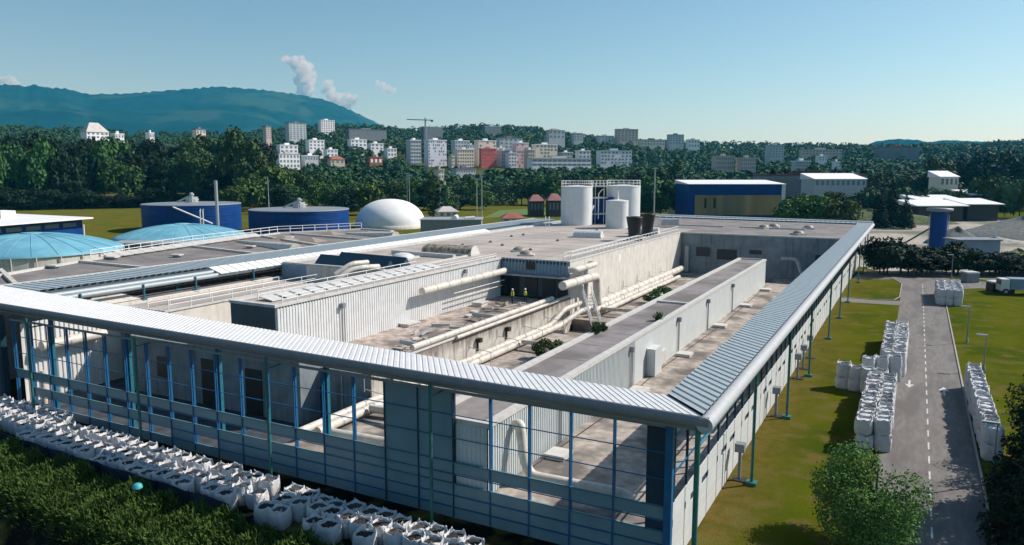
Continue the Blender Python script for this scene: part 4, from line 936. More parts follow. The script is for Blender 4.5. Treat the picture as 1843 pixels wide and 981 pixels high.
sp = [p for p in grid(5.75,1,60.,18,tiers=2,dy=1.1,slant=-.012)]
bags(sp, 'white bulk bag with folded top in the two high line along the right kerb', 'bags stacked along the right kerb', [cw,cw,cg], 1.15)
sp = [p for p in grid(4.2,3,127.6,10) if p[2] > 1 or p[1] < 128.5 or p[0] < 4.7]
bags(sp, 'white bulk bag in the tight block at the far road bend', 'bags in the far block', [cw,cw,cg], 1.15)
sp = [p for p in grid(-1.55,2,81.,15) if p[2] > 1 or p[1] < 82.2 or p[0] > 0-.9 or p[0] < -1.4]
sp = [p for p in sp if p[2] > 1 or p[1] < 83.5 or p[0] < -1.2]
bags(sp, 'white bulk bag in the double line standing on the road edge', 'bags in the double line on the road', [cw,cw,cg], 1.15)
sp = [p for p in grid(-2.2,1,58.,13)]+[p for p in grid(-1.05,1,58.4,13) if p[2] > 1 or p[1] < 59]
bags(sp, 'white bulk bag in the line along the lawn edge, nearest the leafy tree', 'bags in the near left line', [cw,cw,cg], 1.15)
sp = []
for k in range(4):
    for q in (0,1): sp.append((-4.9+k*1.05+rnd.uniform(-.06,.06), 73.9-k*.28, q*Z2))
for k in range(3):
    for q in (0,1): sp.append((-3.0+k*1.1, 77.6+.7*k, q*Z2))
bags(sp, 'white bulk bag in the short diagonal line reaching onto the lawn', 'bags in the diagonal line on the lawn', [cw,cg], 1.15)
mat('navy_mesh', (.018,.028,.055), .85, .25, 2., streak=.3, streak_col=(.05,.06,.08))
t = thing('mesh_fence', 'low navy mesh fence between the front bags and the hedge', 'fence', (0,0,0))
mb = MB(); n_ = 40
fy = lambda x: 29.05-.65*max(0,min(1,(x+66)/40))
for k in range(n_):
    xa, xb = -72+k*38.4/n_, -72+(k+1)*38.4/n_; w1 = .04*math.sin(k*1.7); w2 = .04*math.sin((k+1)*1.7)
    mb.add([(xa,fy(xa)+w1,0),(xb,fy(xb)+w2,0),(xb,fy(xb)+w2,1.02+w2),(xa,fy(xa)+w1,1.02+w1)], [(0,1,2,3)])
mb.build('mesh_sheet', 'navy_mesh', t)
for k in range(14):
    xa = -71.8+k*2.9; mb = MB(); mb.tube([(xa,fy(xa)-.07,0),(xa,fy(xa)-.07,1.12)], .035, 6); mb.build('stake', 'black_metal', t)
mat('blue_bag', (.05,.35,.38), .5, .1, 3.)
t = thing('plastic_sheet', 'small turquoise plastic cover lying on the hedge', 'plastic cover', PZ(247,875,1.6), .5)
mb = MB(); mb.lathe((0,0,0), [(.30,-.1),(.25,.1),(.13,.17),(.01,.19)], 10); mb.build('cover', 'blue_bag', t)
# ================================================================= vegetation
def leaf_cloud(rng, blobs, n, size, aspect=.6, updown=.35):
    """n small leaf clumps (bent quads) spread through ellipsoid lobes: blobs = [(cx,cy,cz,rx,ry,rz)]"""
    b = np.array(blobs, float); vol = (b[:,3]*b[:,4]*b[:,5])**.67; idx = rng.choice(len(b), n, p=vol/vol.sum())
    d = rng.normal(size=(n,3)); d /= np.linalg.norm(d, axis=1)[:,None]
    rad = rng.uniform(.45, 1., n)**.5*(1+.12*rng.normal(size=n))
    c = b[idx,:3]+d*rad[:,None]*b[idx,3:]
    nrm = d*.8+rng.normal(size=(n,3))*.55; nrm[:,2] += updown; nrm /= np.linalg.norm(nrm, axis=1)[:,None]
    t = np.cross(nrm, rng.normal(size=(n,3))); t /= np.linalg.norm(t, axis=1)[:,None]; u = np.cross(nrm, t)
    s = size*rng.uniform(.55, 1.35, n)[:,None]
    V = np.stack([c-t*s*.5, c+u*s*aspect*.5+nrm*s*.1, c+t*s*.5, c-u*s*aspect*.5-nrm*s*.05], 1).reshape(-1,3)
    Fq = np.arange(4*n).reshape(-1,4); return V, Fq
def lobes(rng, w, h, zc, k, r=(.28,.48)):
    out = []
    for i in range(k):
        d = rng.normal(size=3); d /= np.linalg.norm(d); q = rng.uniform(.35,.75)
        rr = rng.uniform(*r)
        out.append((d[0]*w/2*q, d[1]*w/2*q, zc+d[2]*h/2*q, w/2*rr, w/2*rr, h/2*rr))
    return out
def tree_proto(name, label, cat, seed, w, h, trunk, n, size, leaf, kind='round', group=None):
    rng = np.random.default_rng(seed); t = thing(name, label, cat, (0,0,-60), group=group)
    ch = h-trunk
    if kind == 'round': B = lobes(rng, w, ch, trunk+ch/2, 16)
    elif kind == 'tall': B = [(rng.uniform(-.2,.2)*w, rng.uniform(-.2,.2)*w, trunk+ch*(i+.5)/12, w*.36*math.sin(math.pi*(i+1.6)/14)+.3, w*.36*math.sin(math.pi*(i+1.6)/14)+.3, ch/12) for i in range(12)]
    elif kind == 'cone':
        B = []
        for i in range(13):
            f = i/13; R_ = w/2*(1-f)**.9
            for a in range(max(2, int(7*(1-f)))):
                an = a*2*math.pi/max(2, int(7*(1-f)))+i; B.append((math.cos(an)*R_*.62, math.sin(an)*R_*.62, trunk+ch*f+.3, R_*.42+.15, R_*.42+.15, ch*.045+.1))
    elif kind == 'droop':
        B = lobes(rng, w, ch*.7, trunk+ch*.6, 12); B += [(math.cos(a)*w*.38, math.sin(a)*w*.38, trunk+ch*.2, w*.13, w*.13, ch*.33) for a in np.arange(0,6.2,.6)]
    V, Fq = leaf_cloud(rng, B, n, size); np_mesh('crown', V, Fq, leaf, t)
    mb = MB(); r0 = .022*h
    top = trunk+ch*.72
    mb.tube([(0,0,-.5),(.05*w*.2,0,trunk),(.02*w,.02*w,top)], [r0,r0*.7,r0*.2], 7)
    for k in range(7):
        a = k*2.4; z = trunk+ch*(.05+.08*k); mb.tube([(0,0,z),(math.cos(a)*w*.16,math.sin(a)*w*.16,z+ch*.1),(math.cos(a)*w*.33,math.sin(a)*w*.33,z+ch*.2)], [r0*.45,r0*.3,r0*.1], 5)
    mb.build('trunk', 'bark', t); return t
TP = {}
def gtree(kind, label, group, x, y, h, w=None, z=None):
    """copy the prototype `kind`, scaled to height h and crown width w"""
    spec = dict(oak=('round',12,12,1.6,2600,1.0,'leaf_dark'), oak2=('round',13,12,1.2,2600,1.05,'leaf_mid'), ash=('round',9,13,2.2,2200,.9,'leaf_mid'), light=('round',10,9,.8,2400,.85,'leaf_light'),
        poplar=('tall',4.5,16,1.0,1500,.8,'leaf_mid'), conifer=('cone',7,16,1.,2600,.9,'leaf_conifer'), willow=('droop',11,11,1.,2600,.85,'leaf_grey'), bush=('round',6,4,.1,1300,.6,'leaf_mid'), bushl=('round',6,4,.1,1300,.6,'leaf_light'))[kind]
    nm = dict(poplar='poplar_tree', conifer='conifer_tree', willow='willow_tree', bush='shrub', bushl='shrub').get(kind, 'broadleaf_tree'); cat = 'shrub' if 'bush' in kind else 'tree'
    q = rnd.randrange(3); key = (kind, q)
    if z is None: z = ground(x, y)
    if key not in TP:
        TP[key] = tree_proto(nm, label, cat, hash(kind) % 1 + 11*q + len(kind)*7, spec[1], spec[2], spec[3], spec[4], spec[5], spec[6], spec[0], group); o = TP[key]
        o.location = (x,y,z); o.rotation_euler.z = rnd.uniform(0,6.28)
    else: o = dup(TP[key], (x,y,z), rnd.uniform(0,6.28), label, group)
    if group: o['group'] = group
    sw = (w/spec[1]) if w else h/spec[2]; o.scale = (sw, sw, h/spec[2]); return o
def tree_at(kind, label, group, px, pytop, D, w=None, hmin=3):
    p = PD(px, 304, D); z0 = ground(p.x, p.y); h = max(hmin, PD(px, pytop, D).z-z0); return gtree(kind, label, group, p.x, p.y, h, w, z0)
# dark belt beyond the left field
TOP = [(-60,238),(0,232),(60,226),(110,236),(160,243),(200,246),(250,244),(300,250),(345,246),(380,244),(410,236),(430,232),(460,238),(490,250),(520,290),(545,305)]
px = -50
while px < 500:
    tp = lerp_tab(TOP, px)
    tree_at(rnd.choice(['oak','oak','oak2','ash']), 'tall dark tree in the front rank of the belt beyond the left field', 'front rank of the left tree belt', px+rnd.uniform(-6,6), tp+22+rnd.uniform(-8,16), 448+rnd.uniform(0,14), rnd.uniform(17,23))
    tree_at(rnd.choice(['oak','oak','oak2']), 'tall dark tree making the skyline of the left tree belt', 'skyline rank of the left tree belt', px+rnd.uniform(-6,18), tp+rnd.uniform(-2,12), 492+rnd.uniform(0,22), rnd.uniform(20,27))
    tree_at('oak', 'low dark undergrowth tree at the foot of the left belt', 'undergrowth of the left tree belt', px+rnd.uniform(-6,18), 345+rnd.uniform(-12,6), 440, rnd.uniform(14,20))
    px += 24
for px, tp, D, w, k in ((432,236,430,26,'oak2'),(452,255,415,22,'oak2'),(488,285,400,20,'light'),(446,312,380,20,'light'),(420,330,372,16,'light')):
    tree_at(k, 'lighter green tree at the right end of the left belt', 'end of the left tree belt', px, tp, D, w)
for px, tp in ((146,247),(160,246),(176,247),(192,248),(208,248),(224,247),(262,246),(284,247),(344,246),(362,247),(380,245)):
    tree_at('oak', 'dark tree just in front of the villas above the left belt', 'trees before the far villas', px, tp+rnd.uniform(-1.5,2), 560+rnd.uniform(-10,10), 18)
# middle band behind tanks and gas dome
mid = 'tree in the dense middle band in front of the town'
for i in range(30):
    px = 500+i*27; k = rnd.choice(['oak2','oak2','ash','willow','oak'])
    tree_at(k, mid, 'back rank of the middle trees', px+rnd.uniform(-10,10), lerp_tab([(500,300),(600,312),(680,320),(760,326),(860,322),(960,316),(1060,312),(1130,306),(1200,300),(1290,318),(1400,326)], px)+rnd.uniform(-8,10), 410+rnd.uniform(0,25), rnd.uniform(14,20))
for i in range(26):
    px = 500+i*30
    if 880 < px < 1010: continue
    k = rnd.choice(['oak','oak2','ash','light','willow'])
    tree_at(k, 'rounded tree low in front of the middle band', 'front rank of the middle trees', px+rnd.uniform(-10,10), lerp_tab([(500,322),(640,330),(700,345),(800,345),(1000,340),(1150,335),(1230,325),(1400,345)], px)+rnd.uniform(-8,8), 368+rnd.uniform(-12,12), rnd.uniform(11,16))
tree_at('light', 'yellowish willow-like tree just left of the white gas dome', None, 655, 322, 335, 17)
tree_at('oak', 'dark rounded tree pressed between blue tank and gas dome', None, 620, 335, 330, 14)
for px, tp, w in ((741,318,6),(779,312,7),(802,330,6),(712,330,7)): tree_at('poplar', 'narrow upright poplar behind the white gas dome', 'poplars by the gas dome', px, tp, 318, w)
for px, tp in ((1168,300),(1216,284)): tree_at('poplar', 'tall narrow poplar rising behind the silos', 'poplars behind the silos', px, tp, 430, 9)
for px, tp, w in ((1085,318,20),(1130,322,18),(1190,318,22),(1160,340,15),(1225,335,14),(1060,335,14)): tree_at('oak2', 'big tree directly behind the white silos', 'trees behind the silos', px, tp, 330, w)
# right hand trees
RT_ = [(1420,300),(1500,292),(1560,300),(1600,310),(1650,306),(1700,276),(1730,266),(1760,272),(1800,262),(1843,256),(1900,252)]
for i in range(20):
    px = 1400+i*25; tree_at(rnd.choice(['oak','oak2','ash','conifer']), 'tree in the high rank behind the white storage canopies', 'back rank of the right trees', px+rnd.uniform(-8,8), lerp_tab(RT_, px)+rnd.uniform(-5,12), 420+rnd.uniform(0,30), rnd.uniform(15,22))
for i in range(17):
    px = 1420+i*28; 
    tree_at(rnd.choice(['oak','oak2','bush','light']), 'tree in the lower rank along the gravel yard', 'front rank of the right trees', px+rnd.uniform(-8,8), lerp_tab([(1420,350),(1500,345),(1560,340),(1600,333),(1640,333),(1690,342),(1740,340),(1770,322),(1830,312),(1900,300)], px)+rnd.uniform(-6,8), 372+rnd.uniform(-8,12), rnd.uniform(12,18))
for px, tp, D in ((1430,352,262),(1455,343,268),(1485,346,262),(1512,352,258)): tree_at('light', 'bright green bush clump right of the blue banded hall', 'bright bushes by the hall', px, tp, D, 13)
for px, tp, D, w in ((1610,322,290,7),(1590,338,285,6.5),(1636,350,285,6)): tree_at('conifer', 'dark conifer standing before the gravel yard', 'conifers by the yard', px, tp, D, w)
# dark thicket at the far end of the road
for i in range(30):
    p = PZ(1570+i*10.5, 499, 0)
    gtree('oak', 'dark shrub in the thicket closing the far end of the road', 'thicket at the road end', p.x+rnd.uniform(-1,1), p.y+3.2+rnd.uniform(0,4), lerp_tab([(0,7.),(6,5.5),(11,4.2),(14,6.),(18,4.6),(30,3.4)], i)+rnd.uniform(-.5,.9), rnd.uniform(6,9))
# foreground trees
def near_tree(name, label, cat, x, y, w, h, trunk, n, size, leaf, kind, seed):
    t = tree_proto(name, label, cat, seed, w, h, trunk, n, size, leaf, kind); t.location = (x, y, 0); return t
p = PZ(1585, 1010, 0)
near_tree('broadleaf_tree', 'leafy green tree standing between lawn and road at the bottom of the picture', 'tree', -1.0, 42.6, 7.2, 6.2, -.6, 24000, .15, 'leaf_near', 'round', 5)
near_tree('conifer_tree', 'dark conifer cut by the right picture edge', 'tree', 8.6, 52.5, 7.4, 13.5, .2, 26000, .26, 'leaf_conifer', 'cone', 6)
near_tree('conifer_tree', 'second dark conifer low at the bottom corner', 'tree', 7.6, 46.6, 6.8, 8.0, .2, 17000, .24, 'leaf_conifer', 'cone', 8)
near_tree('broadleaf_tree', 'dark tree whose crown closes the lower right corner', 'tree', 9.4, 60.0, 6., 7.5, .3, 9000, .24, 'leaf_dark', 'round', 9)
# weeds growing in the trough
for i, (x, y, s) in enumerate(((-30.9,64.5,1.),(-29.8,66.,.8),(-31.2,104.,.9),(-31,99,.8))):
    rng = np.random.default_rng(50+i); V, Fq = leaf_cloud(rng, lobes(rng, 3.4*s, 2.2*s, 1.1*s, 7), 900, .28); o = np_mesh('weed_bush', V, Fq, 'leaf_weed'); o.location = (x,y,1.7)
    tag(o, ('fuller weed bush sprouting in the trough beside the shed','smaller weed bush sprouting in the trough beside the shed','weed bush far along the trough','weed bush under the far pipe bend')[i], 'bush')
for i, (x, y, s) in enumerate(((-24.0,60.5,.55),(-20.8,68.5,.5),(-23.9,62.,.35))):
    rng = np.random.default_rng(80+i); n_ = 160; b0 = rng.normal(size=(n_,3))*np.array([.12,.12,.0]); dd = rng.normal(size=(n_,3))*.5; dd[:,2] = np.abs(dd[:,2])+.8; dd /= np.linalg.norm(dd,axis=1)[:,None]
    L2 = rng.uniform(.5,2.2,n_)[:,None]*s; sd = np.cross(dd, rng.normal(size=(n_,3))); sd /= np.linalg.norm(sd,axis=1)[:,None]
    V = np.stack([b0-sd*.02, b0+sd*.02, b0+dd*L2+sd*.03, b0+dd*L2*.7-sd*.06],1).reshape(-1,3)
    o = np_mesh('weed_tuft', V, np.arange(4*n_).reshape(-1,4), 'leaf_weed'); o.location = (x,y,5.7)
    tag(o, ('tall thin weed tuft on the shed roof edge beside the trough','dry dark weed tuft on the shed roof near its sunny edge','smallest weed tuft on the shed roof edge')[i], 'weed')
# foreground hedge bank (uncountable leafy growth)
rng = np.random.default_rng(3)
n = 240000; x = rng.uniform(-68, -14, n); t_ = rng.uniform(0, 1, n); 
yf = 28.6-.9*np.clip((x+66)/48,0,1)
topz = .50+.25*np.sin(x*.9)+.25*np.sin(x*2.3+1)
y = yf-t_*10.5; z = np.where(t_ < .38, topz*(1-(t_/.38)**1.8*.75), topz*.25-(t_-.38)*15.)+rng.uniform(-.5,.25,n)
c = np.stack([x,y,z],1); d = rng.normal(size=(n,3))*.55; d[:,2] += 1; d[:,1] -= .3; d /= np.linalg.norm(d,axis=1)[:,None]
s_ = np.cross(d, rng.normal(size=(n,3))); s_ /= np.linalg.norm(s_,axis=1)[:,None]; ln = rng.uniform(.25,.6,n)[:,None]*np.where(t_ < .08, 1.2, 1.)[:,None]
bend_ = rng.normal(size=(n,3))*.06
ln = ln*.75; V = np.stack([c-s_*.02, c+s_*.02, c+d*ln+s_*.03+bend_, c+d*ln*.6-s_*.045], 1).reshape(-1,3)
tag(np_mesh('hedge_growth', V, np.arange(4*n).reshape(-1,4), 'leaf_bamboo'), 'bamboo like green hedge growth along the near bank', 'hedge', kind='stuff')
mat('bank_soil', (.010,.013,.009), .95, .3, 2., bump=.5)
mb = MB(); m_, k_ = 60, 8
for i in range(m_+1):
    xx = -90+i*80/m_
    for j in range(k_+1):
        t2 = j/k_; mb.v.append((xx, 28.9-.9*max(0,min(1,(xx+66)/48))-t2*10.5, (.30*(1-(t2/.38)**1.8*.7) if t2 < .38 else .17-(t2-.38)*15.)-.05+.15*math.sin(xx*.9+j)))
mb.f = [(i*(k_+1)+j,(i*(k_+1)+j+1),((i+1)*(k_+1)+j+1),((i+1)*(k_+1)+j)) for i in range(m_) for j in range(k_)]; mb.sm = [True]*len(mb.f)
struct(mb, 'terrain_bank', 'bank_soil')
# ================================================================= town
HID = []
def town(label, name, px0, px1, ptop, pbase, D, wall, floors=4, cols=5, depth=14., roof='steel_grey', win='window_blue', turn=0., pattern=None, hip=0., cat='apartment block', group=None, wfrac=.5, extra=None):
    a, b = PD(px0, pbase, D), PD(px1, pbase, D); c = (a+b)/2; z1 = PD((px0+px1)/2, ptop, D).z; h = z1-c.z; w = (b-a).length
    turn = turn or .5; w = max(w*.55, (w*.97-depth*.62*math.sin(turn))/math.cos(turn)); depth *= .62
    t = thing(name, label, cat, (c.x,c.y,c.z), math.atan2(b.y-a.y, b.x-a.x)+turn, group)
    mb = MB(); mb.box(-w/2,w/2,0,depth,-12,h); mb.build('wall', wall, t)
    mb = MB()
    if hip: mb.add([(-w/2-.5,-.5,h+.01),(w/2+.5,-.5,h+.01),(w/2+.5,depth+.5,h+.01),(-w/2-.5,depth+.5,h+.01),(-w*.2,depth/2,h+hip),(w*.2,depth/2,h+hip)], [(0,1,5,4),(1,2,5),(2,3,4,5),(3,0,4),(3,2,1,0)])
    elif cat == 'warehouse': mb.add([(-w/2-.5,-.5,h+.01),(w/2+.5,-.5,h+.01),(w/2+.5,depth+.5,h+2.6),(-w/2-.5,depth+.5,h+2.6),(-w/2-.5,-.5,h-.3),(w/2+.5,-.5,h-.3),(w/2+.5,depth+.5,h-.3),(-w/2-.5,depth+.5,h-.3)], [(0,1,2,3),(0,4,5,1),(1,5,6,2),(2,6,7,3),(3,7,4,0)])
    else: mb.box(-w/2-.3,w/2+.3,-.3,depth+.3,h+.01,h+.7); mb.box(-w*.15,w*.1,depth*.3,depth*.6,h+.7,h+2.4)
    mb.build('roof', roof, t)
    fw_, fh = w/cols, h/floors; mb = MB(); mb.box(-fw_*wfrac/2,fw_*wfrac/2,-.12,-.03,-fh*.26,fh*.26); base = None
    for i in range(cols):
        for j in range(floors):
            if pattern and not pattern(i, j): continue
            q = (0 if not pattern else rnd.uniform(-.15,.15)*fw_)
            if base is None: base = mb.build('window', win, t); o = base
            else: o = base.copy(); C.objects.link(o); o.parent = t
            o.location = (-w/2+fw_*(i+.5)+q, 0, fh*(j+.55))
    if turn or depth > 8:    # windows on the sunny gable
        mb = MB()
        for j in range(floors): mb.box(w/2+.02,w/2+.1,depth*.3,depth*.42,fh*(j+.35),fh*(j+.75)); mb.box(w/2+.02,w/2+.1,depth*.6,depth*.72,fh*(j+.35),fh*(j+.75))
        mb.build('gable_windows', win, t)
    HID.append((px0-4, px1+4, ptop, pbase, D)); return t, w, h
mat('b_white', (.80,.80,.82), .8, .05, .1); mat('b_cream', (.74,.66,.54), .8, .05, .1); mat('b_red', (.62,.10,.09), .8, .1, .1); mat('b_pink', (.66,.48,.48), .8, .2, .3)
mat('b_grey', (.48,.51,.53), .8, .08, .1); mat('b_tan', (.55,.46,.40), .8, .08, .1); mat('b_lilac', (.74,.74,.82), .8, .05, .1); mat('r_tile', (.30,.11,.07), .85, .2, .4); mat('roof_rose', (.26,.12,.11), .85, .2, .4); mat('timber_dark', (.07,.055,.045), .85, .2, 1.); mat('dark_tile', (.10,.05,.045), .85, .2, .4); mat('r_pale', (.5,.47,.44), .8, .1, .3); mat('b_dark', (.17,.19,.21), .8, .1, .1)
pr_ = lambda f: (lambda i, j: rnd.random() < f)
town('lilac white block dotted with scattered square windows', 'apartment_block', 767,809,253,303,700,'b_lilac',9,9,14,'b_white','b_dark',pattern=pr_(.5))
town('grey block with blue balconies left of the dotted block', 'apartment_block', 735,763,253,298,715,'b_grey',7,4,14,'b_white','window_blue',wfrac=.75)
town('cream stepped block right of the dotted block', 'apartment_block', 819,858,270,300,690,'b_cream',5,7,14,'b_cream','b_dark')
town('tall cream block behind the red facade', 'apartment_block', 857,898,254,300,705,'b_cream',8,5,14,'b_white','b_dark',pattern=pr_(.6))
t, w, h = town('red fronted apartment block in the town centre', 'apartment_block', 864,896,269,304,690,'b_red',6,5,6,'b_red','b_dark',pattern=pr_(.7))
town('grey cream block joined right of the red front', 'apartment_block', 898,924,271,302,700,'b_grey',5,4,14,'b_white','b_dark')
town('pink flecked tower at the right of the town centre', 'apartment_block', 925,956,258,302,700,'b_pink',7,5,14,'b_white','b_dark',pattern=pr_(.6))
town('pale ochre block beside the pink flecked tower', 'apartment_block', 960,1008,261,290,720,'b_cream',5,6,14,'b_white','b_dark',pattern=pr_(.7))
town('grey block partly hidden behind the cream blocks', 'apartment_block', 815,850,254,285,760,'b_grey',5,5,14,'b_white')
town('grey white block behind the tall cream one', 'apartment_block', 895,945,249,280,800,'b_grey',5,5,14,'b_dark')
town('yellow low block left of the cream stepped one', 'apartment_block', 810,822,282,300,684,'b_cream',3,2,10,'b_cream','b_dark')
town('long white parking deck with dark slots behind trees', 'parking_deck', 952,1072,286,300,620,'b_white',2,12,16,'r_pale','b_dark',cat='parking deck',wfrac=.85)
town('white cube house right of the pale ochre block', 'apartment_block', 1038,1066,272,292,740,'b_white',3,3,12,'b_white','b_dark')
town('white terrace row with grey roof right of the centre', 'apartment_block', 1076,1142,272,296,700,'b_white',4,9,14,'b_grey','b_dark',pattern=pr_(.8))
town('white flat roofed villa block high left', 'apartment_block', 500,541,262,276,720,'b_white',2,4,12,'b_white')
town('wide white office block half hidden by trees', 'office_block', 498,546,278,303,640,'b_white',3,6,14,'r_pale','window_blue',cat='office block')
town('white block with small arches on the left slope', 'apartment_block', 553,588,253,270,760,'b_white',3,4,12,'b_white')
town('white villa block with a dark upper floor, mid slope', 'apartment_block', 628,664,252,264,780,'b_white',2,4,12,'b_white')
town('white stepped villa beside the mid slope villa', 'apartment_block', 664,694,259,270,770,'b_white',2,3,12,'b_white')
town('white stepped villa furthest down the slope', 'apartment_block', 694,718,268,282,740,'b_white',2,3,12,'b_white')
town('low white hall under the villas', 'apartment_block', 545,577,281,290,650,'b_grey',1,5,10,'b_white')
town('red brick house with white bay in front of the villas', 'house', 662,692,284,296,620,'r_tile',1,3,9,'r_tile','b_white',cat='house')
town('tan roofed house left of the red brick house', 'house', 592,624,287,296,640,'b_tan',1,3,9,'r_tile','b_dark',hip=3,cat='house')
town('round topped grey tower block on the left slope', 'tower_block', 517,556,222,252,1000,'b_grey',8,5,16,'b_dark',cat='tower block')
town('white slab tower with fin walls on the skyline', 'tower_block', 575,606,217,240,1120,'b_white',7,6,14,'b_white','b_dark',cat='tower block')
town('small pale tower at the edge of the left belt', 'tower_block', 476,492,228,250,900,'b_tan',6,3,12,'b_dark',cat='tower block')
town('white villa with grey hipped roof above the left belt', 'villa', 150,203,238,250,640,'b_white',2,5,14,'r_pale','b_dark',hip=7,cat='villa')
town('little white villa annex beside the hipped villa', 'villa', 203,228,242,250,630,'b_white',1,3,10,'b_white',cat='villa')
town('small white house peeping over the left belt', 'villa', 266,282,240,250,640,'b_white',1,2,10,'b_white',cat='villa')
town('flat topped pale house peeping over the left belt', 'villa', 350,375,234,250,640,'b_cream',2,3,10,'b_dark',cat='villa')
town('tan terrace block on the skyline, right of the wooded hill', 'tower_block', 1108,1152,233,255,1150,'b_tan',7,6,16,'b_tan','b_dark',cat='tower block')
town('low wing left of the tan terrace block', 'apartment_block', 1074,1108,245,256,1140,'b_grey',3,5,14,'b_grey')
town('balconied grey block right along the skyline', 'apartment_block', 1202,1234,243,260,1100,'b_grey',4,5,14,'b_dark')
town('row of pale houses below the skyline', 'apartment_block', 1150,1200,252,262,1060,'b_cream',2,8,12,'b_dark')
town('long dark terrace on the wooded slope', 'apartment_block', 625,700,234,246,960,'b_dark',2,9,12,'b_dark')
town('half built terrace on the wooded slope under the crane', 'apartment_block', 760,800,229,240,1050,'b_dark',2,5,12,'b_grey')
town('villa high in the woods right of the crane', 'villa', 870,905,228,238,1120,'b_dark',2,4,12,'b_grey',cat='villa')
town('houses on the hillside right of the wood', 'villa', 985,1020,235,250,960,'b_grey',2,4,12,'b_tan',cat='villa')
town('grey gabled row at mid right', 'apartment_block', 1284,1326,282,306,640,'b_tan',3,8,14,'r_pale','b_dark',wfrac=.4)
town('paler gabled row continuing to the right', 'apartment_block', 1328,1366,285,306,640,'b_tan',3,7,14,'r_pale','b_dark',wfrac=.4)
town('pale slab block among the right hand trees', 'apartment_block', 1380,1415,262,284,760,'b_grey',5,5,14,'b_grey')
town('blue glazed block below the bright roofs', 'apartment_block', 1428,1464,291,306,560,'b_grey',3,6,12,'b_white','window_blue',wfrac=.8)
town('pale terraces on the right skyline', 'apartment_block', 1440,1520,270,279,900,'b_tan',2,12,12,'r_pale')
town('brown long building on the right horizon', 'apartment_block', 1575,1660,266,272,900,'b_dark',1,12,12,'r_tile')
town('long dark red roofed warehouse behind the blue hall', 'warehouse', 1352,1568,316,326,420,'b_dark',1,14,24,'dark_tile',cat='storage hall',turn=.1,hip=0)
town('long white roofed depot behind the right trees', 'warehouse', 1452,1575,322,338,392,'b_grey',1,10,22,'b_white',cat='warehouse')
town('white roofed hall near the grey yard heaps', 'warehouse', 1680,1736,318,338,395,'b_cream',1,4,16,'b_white',cat='warehouse')
town('white house between the poplars', 'house', 797,812,336,350,340,'b_white',2,2,8,'b_tan','b_dark',cat='house')
town('pale gable house above the poplars', 'house', 785,804,306,322,430,'b_cream',2,2,9,'b_tan','b_dark',cat='house')
town('small house with red hipped roof left of the silos', 'house', 951,982,362,384,322,'timber_dark',1,4,16,'roof_rose','b_dark',turn=.12,hip=2.6,cat='house')
town('second red roofed house touching the silos', 'house', 984,1016,361,384,318,'timber_dark',1,4,16,'roof_rose','b_dark',turn=.12,hip=2.8,cat='house')
town('low red tiled roof just over the inner canopy', 'house', 902,948,393,402,262,'b_tan',1,3,14,'r_tile','b_dark',turn=.12,hip=1.8,cat='house')
town('small green grey shed with sloped pale roof by the gas dome', 'field_shed', 786,828,381,392,280,'b_tan',1,3,14,'r_pale','b_dark',turn=.15,hip=1.8,cat='shed')
town('white block filling the gap behind the ochre yellow one', 'apartment_block', 838,862,262,284,745,'b_white',4,4,12,'b_grey','b_dark')
town('cream block wedged right of the red front block', 'apartment_block', 897,912,267,302,712,'b_cream',6,2,12,'b_white','b_dark')
town('white gable block between the grey one and pink tower', 'apartment_block', 912,934,276,300,694,'b_white',4,3,12,'b_white','b_dark')
town('sand block low in front of the pink tower', 'apartment_block', 946,966,270,296,690,'b_tan',4,3,12,'b_white','b_dark')
town('greyish block right of the pale ochre block', 'apartment_block', 1008,1034,275,294,760,'b_grey',3,4,12,'b_white','b_dark')
town('white roofed villa low on the left slope', 'apartment_block', 585,612,270,282,730,'b_white',2,3,12,'b_white')
town('white twin villa under the round topped tower', 'apartment_block', 508,534,291-22,282,735,'b_white',2,3,12,'b_white')
town('long low hall with dark slate roof under the cream block', 'apartment_block', 815,862,304,312,560,'b_grey',1,8,14,'b_dark','b_dark')
town('pale block on the slope right of the wooded hill', 'apartment_block', 1030,1052,240,254,1000,'b_grey',3,3,12,'b_white')
town('stepped white house row climbing below the skyline', 'apartment_block', 1236,1262,252,266,1050,'b_white',2,4,12,'b_tan')
town('little white houses scattered among the right hand trees', 'apartment_block', 1470,1492,282,290,760,'b_white',2,3,10,'b_white')
town('pale house glimpsed through trees right of the slab block', 'apartment_block', 1500,1516,292,302,640,'b_white',2,2,10,'b_white')
# crane
c = PD(766, 250, 1000); t = thing('tower_crane', 'tower crane standing over the wooded hill', 'crane', (c.x,c.y,c.z-12)); zt = PD(766,215,1000).z-c.z+12
mb = MB(); mb.beam((0,0,0),(0,0,zt+2),1.4); mb.build('mast', 'steel_grey', t); rx = RT
mb = MB(); mb.beam(-rx*24+Vector((0,0,zt)), rx*10+Vector((0,0,zt-1)), .9, 1.1); mb.build('jib', 'steel_grey', t); mb = MB(); mb.beam(rx*7+Vector((0,0,zt-2)), rx*10+Vector((0,0,zt-2)), 1.5, 2.); mb.build('counterweight', 'black_metal', t)
def mast(label, px, pybase, pytop, D, r=.14, head=True, name='light_mast', group=None):
    p = PD(px, 304, D); z = PD(px, pytop, D).z; t = thing(name, label, 'mast', (p.x,p.y,0), group=group)
    mb = MB(); mb.tube([(0,0,0),(0,0,z)], [r,r*.6], 8); mb.build('pole', 'galv', t)
    if head: mb = MB(); mb.beam(-RT*1.1+Vector((0,0,z)), RT*1.1+Vector((0,0,z)), .3, .35); mb.build('lamp_head', 'galv', t)
for px, pt in ((858,322),(867,313)): mast('tall pale light mast behind the grey box building', px, 0, pt, 270, .2, group='twin masts by the box building')
for px, pt in ((732,312),(736,316)): mast('thin light mast beside the poplars', px, 0, pt, 310, .18, group='thin masts by the poplars')
